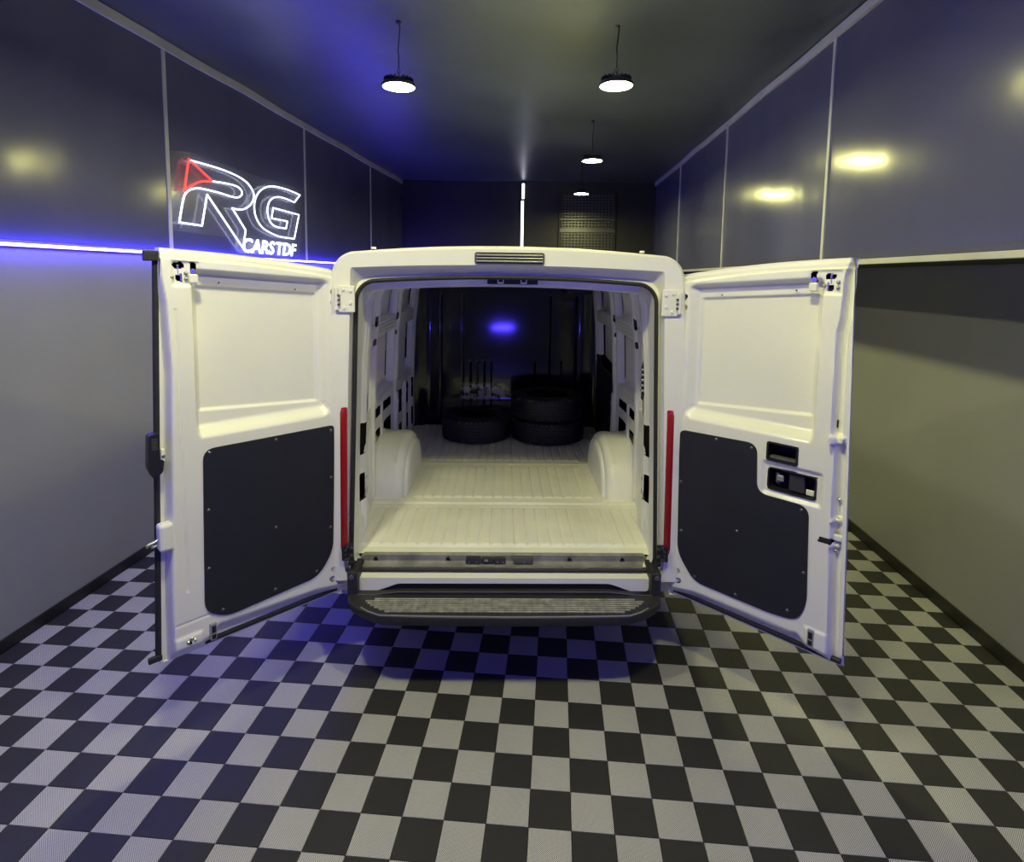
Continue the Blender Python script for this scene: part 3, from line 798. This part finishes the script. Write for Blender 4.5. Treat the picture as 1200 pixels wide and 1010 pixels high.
for x_ in (-.18, -.14, -.095, -.085, -.03, .0, .08, .11, .14):
    MB().lathe([(0, .004), (.006, .004), (.007, 0)], 8, Matrix.Translation((x_, .030, .540 + .012 * (int(x_ * 1000) % 2))) @ Matrix.Rotation(math.pi / 2, 4, 'X')).build('catch_bolt', CHROME, sp_)

# ---- rear valance panel (cream) below the opening with the bumper recess
vpoly = [(-.742, .503), (-.742, .432), (-.655, .432), (-.60, .450), (-.54, .473), (.55, .475), (.605, .456), (.66, .435), (.755, .435), (.755, .503)]
vpoly = round_poly(vpoly, .02, 3)
MB().prism(vpoly, .040, .060, lambda a, b, c_: (a, -c_, b), .004).build('rear_valance', PAINT, van)
MB().box((-.76, -.052, .36), (.78, -.030, .478)).build('valance_recess', BLACKP, van)

# ---- rear bumper with step
bx = MB()
def bump_w(y): return .775 if y > -.12 else .775 - .19 * ((-.12 - y) / .16) ** 2
ylist = [-.035, -.06, -.10, -.13, -.16, -.19, -.22, -.245, -.265, -.275]
# tread deck
vs = []; fs = []
NX = 40
for y_ in ylist:
    for i in range(NX + 1):
        x_ = -1 + 2 * i / NX
        vs.append((x_ * bump_w(y_) + .012, y_, .438 - (.002 if y_ > -.265 else .004)))
for j in range(len(ylist) - 1):
    for i in range(NX): fs.append((j * (NX + 1) + i, j * (NX + 1) + i + 1, (j + 1) * (NX + 1) + i + 1, (j + 1) * (NX + 1) + i))
bp_ = MB().add(vs, fs).build('rear_bumper', BUMP, van); bp_['label'] = 'black plastic rear bumper with a ribbed step'
# outer skirt: follows the deck outline and drops to the lower lip
out = [(.80 + .012, .25), (.79 + .012, .05)] + [(bump_w(y_) + .012, y_) for y_ in ylist[2:]]
NXf = 24
front = [(bump_w(-.275) * (1 - 2 * i / NXf) + .012, -.275 - .012 * (1 - (1 - 2 * i / NXf) ** 2)) for i in range(1, NXf)]
path = out + front + [(.024 - x_, y_) for x_, y_ in out[::-1]]
prof = [(0, .436), (.006, .440), (.012, .436), (.013, .42), (.006, .395), (-.02, .375), (-.10, .370)]
vs = []
for i, (x_, y_) in enumerate(path):
    a = Vector(path[max(i - 1, 0)]); b = Vector(path[min(i + 1, len(path) - 1)]); t_ = (b - a).normalized(); nrm = Vector((-t_.y, t_.x)) * -1
    c_ = Vector((x_, y_)); 
    if nrm.dot(c_ - Vector((.012, .3))) < 0: nrm = -nrm
    for d_, z_ in prof: vs.append((x_ + nrm.x * d_, y_ + nrm.y * d_, z_))
n = len(prof)
MB().add(vs, [(i * n + j, i * n + j + 1, (i + 1) * n + j + 1, (i + 1) * n + j) for i in range(len(path) - 1) for j in range(n - 1)]).build('bumper_skirt', BUMP, bp_, smooth=50)
# bright worn front edge of the step
ed = [(x_, y_ - .008 if abs(x_ - .012) < .66 else y_, .4415) for x_, y_ in path if y_ < -.19]
MB().tube(ed, .0035, 6).build('step_edge', GALV, bp_)
# tread grid: rows of raised bars
tr = MB()
for j in range(7):
    y_ = -.145 - j * .0175
    wd = bump_w(y_) - (.10 if j < 1 else .05) - .02
    tr.box((-wd + .012, y_ - .0042, .4365), (wd + .012, y_ + .0042, .4420))
tr.build('tread_bars', TREAD, bp_)
tr = MB()
for i in range(41):
    x_ = -.64 + i * .0326
    y1 = -.262 if abs(x_ - .012) < .56 else -.262 + (abs(x_ - .012) - .56) * .8
    tr.box((x_ - .0022, y1, .4366), (x_ + .0022, -.140, .4400))
tr.build('tread_ribs', BUMP, bp_)
# raised back wall of the step and corner uprights
bw = [(-.760, .396), (-.760, .432), (-.66, .430), (-.60, .437), (-.53, .445), (.54, .447), (.61, .440), (.67, .432), (.776, .432), (.776, .396)]
MB().prism(bw, .066, .100, lambda a, b, c_: (a, -c_, b + .004), .003).build('step_back_rail', BUMP, bp_)
MB().tube([(a, -.100, b + .005) for a, b in bw[1:-1]], .0028, 6).build('rail_highlight_edge', VENTM, bp_)
for s in (-1, 1):
    cx0 = s * .772 + .010
    MB().box((cx0 - .026, -.105, .36), (cx0 + .026, .05, .555), .010).build('bumper_corner', BUMP, bp_)
    MB().lathe([(0, .005), (.011, .005), (.013, 0)], 14, Matrix.Translation((s * .775 + .01, -.105, .530)) @ Matrix.Rotation(math.pi / 2, 4, 'X')).build('bumper_bolt', VENTM, bp_)
    # hinge arm, lower, black
    MB().box((s * .785 + .012 - .014, -.080, .575), (s * .785 + .012 + .014, -.05, .60), .006, ).build('lower_hinge_arm', BLACKP, bp_)
MB().box((-.55, -.02, .30), (.57, .10, .37), .01).build('bumper_beam', BLACKP, bp_)

# ---- grab handle on the right pillar
MB().tube([(.810, .33, 1.375), (.795, .30, 1.375), (.778, .29, 1.40), (.774, .29, 1.55), (.784, .30, 1.578), (.806, .33, 1.582)], .0115, 10).build('grab_handle', BLACKP, van, smooth=60)['label'] = 'black ribbed grab handle on the right pillar'
MB().box((.785, .30, 1.355), (.815, .37, 1.385), .004).build('grab_handle_foot', BLACKP, van)
for q in range(5): MB().box((.762, .278, 1.415 + q * .030), (.788, .302, 1.428 + q * .030), .003).build('grip_band', GALV, bpy.data.objects['grab_handle'])

# ---- wheels (mostly hidden under the body)
for (x_, y_) in ((-.86, 1.2), (.88, 1.2), (-.86, 4.55), (.88, 4.55)):
    M = Matrix.Translation((x_, y_, .335)) @ Matrix.Rotation(math.pi / 2, 4, 'Y')
    wh = MB().lathe([(.20, -.10), (.26, -.108), (.315, -.10), (.335, -.075), (.335, .075), (.315, .10), (.26, .108), (.20, .10), (.19, 0)], 40, M, True).build('wheel', TYREM, van, smooth=35)
    MB().lathe([(.0, .02), (.06, .03), (.15, .01), (.19, .07), (.205, .08), (.205, -.08), (.19, -.07), (0, -.06)], 32, M).build('wheel_rim', GALV, wh, smooth=35)

# ------------------------------------------------------------------ rear doors
def door(side):
    s = -1 if side == 'L' else 1
    hx, hy = (-.835, -.03) if s < 0 else (.870, -.03)
    a = math.radians(45 if s < 0 else 46.5)
    dx, dy = s * math.cos(a), -math.sin(a)
    nx, ny = -dy, dx
    if ny > 0: nx, ny = -nx, -ny
    def pos(u, z, n_): return (hx + dx * u + nx * n_, hy + dy * u + ny * n_, z)
    def uE(z): return .811 + (.752 - .811) * (z - .404) / 1.741
    def zB(u): return .398 + .008 * (u / .8)
    def zT(u): return 2.071 + .074 * (u / .752) + .012 * np.sin(np.clip(u / .76, 0, 1) * math.pi)
    nu, nz = 170, 350
    U01, Z01 = np.meshgrid(np.linspace(0, 1, nu), np.linspace(0, 1, nz), indexing='ij')
    zz = .400 + Z01 * 1.70
    Ug = U01 * uE(zz)
    Zg = zB(Ug) + (zT(Ug) - zB(Ug)) * Z01
    Ug = U01 * uE(Zg)
    # --- heights
    if s < 0: pu = np.interp(Zg, [.40, .47, .70, 1.20, 1.65, 1.92, 2.03, 2.15], [.764, .764, .761, .743, .728, .735, .748, .752])
    else: pu = np.interp(Zg, [.40, .45, .90, 1.36, 1.42, 1.60, 1.84, 1.90, 2.07, 2.15], [.756, .754, .735, .728, .710, .708, .706, .716, .722, .74])
    fl_w = .022 if s < 0 else .016
    out_ = sm(Ug, pu, pu + fl_w)
    top_ = sm(Zg, zT(Ug) - .045, zT(Ug) - .035)
    top2 = sm(Zg, zT(Ug) - .018, zT(Ug) - .012)
    pb = np.interp(Ug, [0, .04, .14, .40, .59, .62, .66, .76], [.455, .462, .482, .497, .508, .470, .462, .464]) if s < 0 else np.interp(Ug, [0, .05, .14, .35, .60, .63, .66, .76], [.450, .460, .480, .486, .490, .500, .470, .455])
    bot_ = 1 - sm(Zg, pb - .056, pb + .004)
    H_ = -np.maximum(.050 * out_, .040 * bot_)
    H_ += -.014 * top_ - .008 * top2
    if s > 0: H_ += .030 * sm(Ug, pu + .034, pu + .042) * (Zg > .46)   # outer return of the right door stands up again
    # window pressing
    Zp = Zg - .070 * np.clip(Ug, 0, .62)
    def win(zt0, zt1, zb0, zb1, ua0, ua1, ub0, ub1, r):
        tl = np.clip((Ug - ua0) / (ua1 - ua0), 0, 1); tr_ = np.clip((ub0 - Ug) / (ub0 - ub1), 0, 1)
        tt = np.clip((zt0 - Zp) / (zt0 - zt1), 0, 1); tb_ = np.clip((Zg - zb0) / (zb1 - zb0), 0, 1)
        k1 = 1 - np.sqrt(np.clip((1 - tl) ** 2 + (1 - tt) ** 2, 0, 1)); k2 = 1 - np.sqrt(np.clip((1 - tr_) ** 2 + (1 - tt) ** 2, 0, 1))
        k3 = 1 - np.sqrt(np.clip((1 - tl) ** 2 + (1 - tb_) ** 2, 0, 1)); k4 = 1 - np.sqrt(np.clip((1 - tr_) ** 2 + (1 - tb_) ** 2, 0, 1))
        t_ = np.minimum(np.minimum(k1, k2), np.minimum(k3, k4)); return t_ * t_ * (3 - 2 * t_)
    zb_line = 1.345 if s < 0 else 1.350
    w1 = win(2.022, 1.995, zb_line, zb_line + .060, .035, .088, .650, .628, 0)
    H_ += -.046 * w1
    w2 = boxmask(Ug, Zp, .092, .622, zb_line + .075, 1.948, .006)
    H_ += -.012 * w2
    # hinge-side lower gusset and creases
    H_ += -.006 * boxmask(Ug, Zg, .015, .075, 1.33, 1.42, .006) * (np.abs((Ug - .015) - (Zg - 1.33) * .6) < .012)
    H_ += .008 * boxmask(Ug, Zg, .66, pu, .45, .505 if s < 0 else .54, .008)
    H_ += -.006 * boxmask(Ug, Zg, .705, .712, .70, 1.9, .004) * (s < 0)
    if s < 0: H_ += -.004 * boxmask(Ug, Zg, .60, .76, .560, .566, .004)
    # recess around the hardware
    H_ += -.008 * boxmask(Ug, Zg, .590 if s > 0 else .615, .715, 1.995, 2.092, .006)
    if s > 0:
        H_ += -.012 * boxmask(Ug, Zg, .445, .690, 1.088, 1.230, .010)
        for zc in (1.12, 1.04, .93): H_ += .022 * boxmask(Ug, Zg, pu + .002, pu + .030, zc - .010, zc + .010, .006) * (zc != 1.12)
        H_ += .035 * boxmask(Ug, Zg, .712, .760, 1.372, 1.405, .006)
    # --- holes
    cut = np.zeros_like(Ug, dtype=bool)
    def disc(u0, z0, r): return (Ug - u0) ** 2 + (Zg - z0) ** 2 < r * r
    for u0, z0 in ((.020, 1.960), (.020, 1.907), (.042, .547), (.050, .500)): cut |= disc(u0, z0, .0135)
    if s < 0:
        cut |= disc(.70, 2.075, .011) | disc(.682, 2.078, .011) | ((np.abs(Ug - .691) < .012) & (np.abs(Zg - 2.075) < .009)) | ((np.abs(Ug - .692) < .009) & (np.abs(Zg - 2.025) < .010))
        cut |= (np.abs(Ug - .637) < .010) & (np.abs(Zg - 2.066) < .020)
        cut |= (np.abs(Ug - .712) < .005) & (np.abs(Zg - .475) < .009)
    else:
        cut |= ((np.abs(Ug - .672) < .018) & (np.abs(Zg - 2.068) < .009)) | ((np.abs(Ug - .674) < .010) & (np.abs(Zg - 2.020) < .010))
        cut |= (np.abs(Ug - .606) < .010) & (np.abs(Zg - 2.066) < .020)
        cut |= boxmask(Ug, Zg, .460, .588, 1.244, 1.324, .001) > .5
        cut |= boxmask(Ug, Zg, .468, .668, 1.108, 1.208, .001) > .5
        cut |= boxmask(Ug, Zg, .694, .742, .940, .962, .001) > .5
    P = np.zeros(Ug.shape + (3,))
    P[..., 0] = hx + dx * Ug + nx * H_; P[..., 1] = hy + dy * Ug + ny * H_; P[..., 2] = Zg
    cm = cut[:-1, :-1] | cut[1:, 1:]
    d = grid_obj('rear_door', P, PAINT, van, mask=~cm, smooth=50, flip=(s > 0))
    d['label'] = 'open %s rear door, inner face' % ('left' if s < 0 else 'right')
    # outer skin with return edges
    m = MB(); ring = []
    for t_ in np.linspace(0, 1, 24): ring.append((t_ * uE(.404), zB(t_ * .81)))
    for t_ in np.linspace(0, 1, 40)[1:]: z_ = .404 + t_ * 1.741; ring.append((uE(z_), z_))
    for t_ in np.linspace(1, 0, 24)[1:]: ring.append((t_ * .752, float(zT(t_ * .752))))
    for t_ in np.linspace(1, 0, 30)[1:-1]: ring.append((0, .398 + t_ * 1.673))
    n = len(ring)
    # edge walls go from the flange depth to the skin; skin slightly larger
    GR = .002 if s < 0 else -.010
    def grow(p, k_):
        return (p[0] + (k_ if p[0] > .4 else -k_ * 0), p[1] + (k_ if p[1] > 1.3 else -k_))
    vs = [pos(*p, .0 if p[0] < .02 else (-.022 if p[1] > 2.0 else (-.050 if (s < 0 or p[1] < .46) else -.020))) for p in ring] + [pos(*grow(p, GR), -.078) for p in ring] + [pos(*grow(p, GR - .003), -.086) for p in ring]
    fs = [(i, (i + 1) % n, n + (i + 1) % n, n + i) for i in range(n)] + [(n + i, n + (i + 1) % n, 2 * n + (i + 1) % n, 2 * n + i) for i in range(n)] + [tuple(2 * n + i for i in range(n))]
    m.add(vs, fs).build('outer_skin', PAINT, d)
    # added black sheet behind the holes, painted shade of the door cavity
    MB().add([pos(.010, .42, -.070), pos(.74, .42, -.070), pos(.72, 2.10, -.070), pos(.010, 2.05, -.070)], [(0, 1, 2, 3)]).build('door_hole_shade_sheet', HOLE, d)
    # rubber weather strip: outer edge, bottom
    if s < 0:
        MB().tube([pos(uE(z_) + .006, z_, -.052) for z_ in np.linspace(.42, 2.10, 30)], .012, 8).build('edge_seal', RUBBER, d, smooth=60)
        MB().box((-.03, -.012, -.02), (.03, .012, .02), .004, Matrix(((dx, nx, 0, pos(.775, 2.095, -.040)[0]), (dy, ny, 0, pos(.775, 2.095, -.040)[1]), (0, 0, 1, 2.112), (0, 0, 0, 1)))).build('seal_corner_block', RUBBER, d)
        MB().box((-.02, -.010, -.012), (.03, .010, .012), .004, Matrix(((dx, nx, 0, pos(.825, .45, -.045)[0]), (dy, ny, 0, pos(.825, .45, -.045)[1]), (0, 0, 1, .435), (0, 0, 0, 1)))).build('seal_tail', RUBBER, d)
    MB().tube([pos(u_0, zB(u_0) + .020, -.040) for u_0 in np.linspace(.01, (.64 if s < 0 else .80), 20)], .0125, 8).build('bottom_seal', RUBBER, d, smooth=60)
    MB().tube([pos(u_0, zB(u_0) + .000, -.050) for u_0 in np.linspace(.01, .80, 20)], .0035, 6).build('bottom_hem', PAINT, d, smooth=60)
    # lining panel
    if s < 0: poly = [(.630, 1.302), (.030, 1.300), (.032, 1.150), (.047, .649), (.131, .545), (.560, .527), (.648, .585)]; rad = [.05, .022, .3, .06, .05, .07, .07]
    else: poly = [(.026, 1.292), (.414, 1.305), (.424, 1.078), (.648, 1.078), (.664, .640), (.630, .552), (.520, .535), (.139, .533), (.042, .650)]; rad = [.035, .05, .05, .05, .08, .06, .05, .05, .06]
    poly = round_poly(poly, rad, 6)
    pn = MB().prism(poly, .001, .006, lambda a_, b_, c_: pos(a_, b_, c_), .0015).build('lining_panel', PANELM, d)
    pn['label'] = 'black lining panel of the %s door' % ('left' if s < 0 else 'right')
    scr = [(.618, 1.033), (.332, .865), (.051, 1.035), (.060, .779), (.343, .564), (.626, .773), (.575, .565), (.320, 1.283), (.048, 1.275), (.605, 1.283), (.137, .575)] if s < 0 else \
          [(.220, 1.283), (.391, 1.280), (.046, 1.025), (.058, .771), (.343, .865), (.620, 1.055), (.644, .778), (.352, .553), (.588, .580), (.142, .560)]
    R3 = Matrix(((dx, 0, nx, 0), (dy, 0, ny, 0), (0, 1, 0, 0), (0, 0, 0, 1)))
    for u0, z0 in scr:
        MB().lathe([(0, .0045), (.005, .0040), (.0085, .0), ], 12, Matrix.Translation(pos(u0, z0, .006)) @ R3).build('panel_screw', SCREW, d, smooth=60)
    for u0, z0 in ((.53, 2.006), (.195, 1.975)):
        MB().lathe([(0, .002), (.0035, .002), (.0045, 0)], 8, Matrix.Translation(pos(u0, z0, -.035)) @ R3).build('ledge_screw', SCREW, d)
    # door-side hinge leaf
    for zc in (1.93, .60):
        MB().box((-.012, -.010, -.05), (.016, .004, .05), .003, Matrix(((dx, nx, 0, hx), (dy, ny, 0, hy), (0, 0, 1, zc), (0, 0, 0, 1)))).build('door_hinge', PAINT, d)
    # latch hardware top
    def part(name, mat, u0, u1, z0, z1, n0, n1, bev=.002):
        bm = MB().box((u0, z0, n0), (u1, z1, n1), bev)
        bm.v = [pos(*p) for p in bm.v]
        return bm.build(name, mat, d)
    uh = .692 if s < 0 else .673
    part('latch_pin', CHROME, uh - .004, uh + .004, 2.035, 2.080, -.020, -.008)
    part('latch_striker', CHROME, uh - .014, uh - .006, 2.010, 2.045, -.014, -.004)
    u2_ = .637 if s < 0 else .606
    part('roller_bracket', PAINT, u2_ - .017, u2_ + .017, 2.004, 2.042, -.012, .002, .006)
    MB().lathe([(0, .012), (.010, .012), (.011, 0)], 16, Matrix.Translation(pos(u2_, 2.055, -.020)) @ R3).build('roller', CHROME, d, smooth=40)
    for q, (u0, z0) in enumerate([(uh + .028 * s * -1 * -1, 2.045), (uh + .028 * s, 2.022), (uh - .024 * s, 2.030)]):
        MB().lathe([(0, .006), (.006, .005), (.008, 0)], 10, Matrix.Translation(pos(u0, z0, -.004)) @ R3).build('latch_bolt', GALV, d, smooth=60)
    # bottom latch bracket
    ub = .618 if s < 0 else .690
    zb2 = .486 if s < 0 else .505
    part('lower_latch_bracket', GALV, ub - .014, ub + .014, zb2 - .042, zb2 + .036, -.010, .012, .006)
    part('lower_latch_slot', HOLE, ub - .008, ub + .008, zb2 - .006, zb2 + .024, .0125, .0135, 0)
    part('lower_latch_slot', HOLE, ub - .008, ub + .008, zb2 - .034, zb2 - .014, .0125, .0135, 0)
    if s < 0:
        part('mechanism_cap', PAINT, .752, .806, .905, 1.020, -.045, .008, .012)
        MB().tube([pos(.800, .955, -.020), pos(.835, .948, -.012), pos(.850, .946, -.010)], [.009, .008, .010], 10).build('locking_rod', CHROME, d, smooth=50)
        MB().tube([pos(.800, .935, -.020), pos(.830, .932, -.014)], .006, 8).build('locking_rod_lower', CHROME, d, smooth=50)
        hd = MB().prism(round_poly([(.776, 1.235), (.812, 1.215), (.828, 1.26), (.822, 1.395), (.782, 1.400), (.788, 1.29), (.770, 1.285)], .012, 4), -.055, -.012, lambda a_, b_, c_: pos(a_, b_, c_), .004).build('release_handle', BLACKP, d)
        hd['label'] = 'black plastic release handle on the left door edge'
        for q in range(6): part('handle_rib', VENTM, .792, .812, 1.335 + q * .008, 1.338 + q * .008, -.0125, -.0105, 0)
        part('latch_plate', PAINT, .764, .780, 1.275, 1.330, -.035, -.020, .004)
        MB().lathe([(0, .004), (.006, .003), (.007, 0)], 10, Matrix.Translation(pos(.771, 1.30, -.020)) @ R3).build('plate_bolt', CHROME, d)
        for q in range(3): MB().lathe([(0, .003), (.006, .002), (.008, 0)], 10, Matrix.Translation(pos(.69 + q * .014, .478 + (q % 2) * .01, .008)) @ R3).build('corner_rivet', CHROME, d)
    else:
        def tray(name, u0, u1, z0, z1, dep, fr):
            o_ = MB().prism(round_poly([(u0 - fr, z0 - fr), (u1 + fr, z0 - fr), (u1 + fr, z1 + fr), (u0 - fr, z1 + fr)], .012), -.004 - (dep and 0), .004, lambda a_, b_, c_: pos(a_, b_, c_))
            return o_
        # framed pocket: ring and inner box
        def ring_frame(name, u0, u1, z0, z1, fr, n0, n1, mat, rad=.012):
            o1 = round_poly([(u0 - fr, z0 - fr), (u1 + fr, z0 - fr), (u1 + fr, z1 + fr), (u0 - fr, z1 + fr)], rad)
            i1_ = round_poly([(u0, z0), (u1, z0), (u1, z1), (u0, z1)], rad * .7)
            n = len(o1); vs = [pos(*p, n0) for p in o1] + [pos(*p, n1) for p in o1] + [pos(*p, n1) for p in i1_] + [pos(*p, -.056) for p in i1_]
            fs = [(k_ * n + i, k_ * n + (i + 1) % n, (k_ + 1) * n + (i + 1) % n, (k_ + 1) * n + i) for k_ in range(3) for i in range(n)]
            return MB().add(vs, fs).build(name, mat, d)
        ring_frame('handle_pocket_frame', .464, .584, 1.248, 1.320, .008, -.002, .004, BLACKP)
        part('handle_pocket_lip', VENTM, .468, .580, 1.250, 1.262, -.040, -.004, .003)
        ring_frame('latch_opening_frame', .470, .664, 1.112, 1.204, .006, -.014, -.006, BLACKP, .02)
        part('latch_motor', DARKG, .552, .618, 1.118, 1.196, -.050, -.020, .006)
        part('latch_body', VENTM, .492, .512, 1.135, 1.185, -.050, -.026, .006)
        part('latch_lever', GALV, .500, .530, 1.150, 1.178, -.030, -.018, .004)
        part('latch_tab', PAINT, .622, .655, 1.116, 1.140, -.040, -.028, .003)
        part('dark_hole_fill', HOLE, .694, .736, .940, .962, -.030, .003, .004)  # black block added in the hole so it reads as dark inside
        for z_ in (1.13, 1.045, .985, .905): MB().lathe([(0, .008), (.006, .006), (.009, 0)], 10, Matrix.Translation(pos(.752, z_, -.040)) @ R3).build('edge_stud', CHROME, d, smooth=60)
        part('edge_slot', HOLE, .722, .727, 1.435, 1.468, -.046, -.040, 0)
        part('edge_clip', PAINT, .735, .775, .955, .980, -.04, -.022, .004)
    return d
door('L'); door('R')

# ------------------------------------------------------------------ tyres lying inside the van
def tyre(cx, cy, z, r, w_, label, rz=0.0):
    """local van coordinates -> world top-level tyre"""
    th_ = math.radians(5.3)
    wx = -0.252 + cx * math.cos(th_) - cy * math.sin(th_); wy = 2.818 + cx * math.sin(th_) + cy * math.cos(th_)
    e = empty('tyre', (wx, wy, z), rz)
    h = w_ / 2; ri = r * .61
    prof = [(ri, .02 * 0 + .018), (ri - .004, .008), (ri + .012, 0.0), (r * .78, -0.002 + .002), (r * .90, .004), (r * .955, .018)]
    body = [(ri + .006, .030), (ri, .012), (ri + .014, .002), (r * .80, .0), (r * .91, .006), (r * .965, .024), (r * .985, .034)]
    top = [(a, w_ - b) for a, b in body[::-1]]
    inner = [(ri + .02, w_ - .04), (r * .93, w_ - .05), (r * .95, h), (r * .93, .05), (ri + .02, .04)]
    MB().lathe(body + top + inner, 56, None, True).build('casing', TYREM, e, smooth=50)
    # tread: ribs separated by grooves
    edges = np.linspace(.036, w_ - .036, 6)
    for a, b in zip(edges[:-1], edges[1:]):
        MB().lathe([(r * .975, a + .004), (r, a + .006), (r, b - .006), (r * .975, b - .004)], 56).build('tread_rib', TYREM, e, smooth=30)
    sh_ = MB()
    for zc, sg in ((.022, 1), (w_ - .022, -1)):
        for q in range(48):
            a = 2 * math.pi * q / 48
            sh_.box((r * .945, -.012, zc - .011), (r * .988, .012, zc + .011), 0, Matrix.Rotation(a, 4, 'Z'))
    sb = sh_.build('shoulder_blocks', TYREM, e); sb['kind'] = 'stuff'
    MB().lathe([(r * .70, w_ - .003), (r * .705, w_ + .001), (r * .72, w_ + .001), (r * .725, w_ - .003)], 56).build('sidewall_ring', TYREM, e, smooth=40)
    tag(e, label, 'tyre', 'tyres lying in the van')
    return e
ZF = .577
tyre(-.255, 2.30, ZF, .318, .215, 'single black tyre lying flat on the van floor, left')
tyre(.400, 2.285, ZF, .335, .205, 'bottom black tyre of the stack of two')
tyre(.395, 2.295, ZF + .206, .330, .205, 'top black tyre of the stack of two', .3)
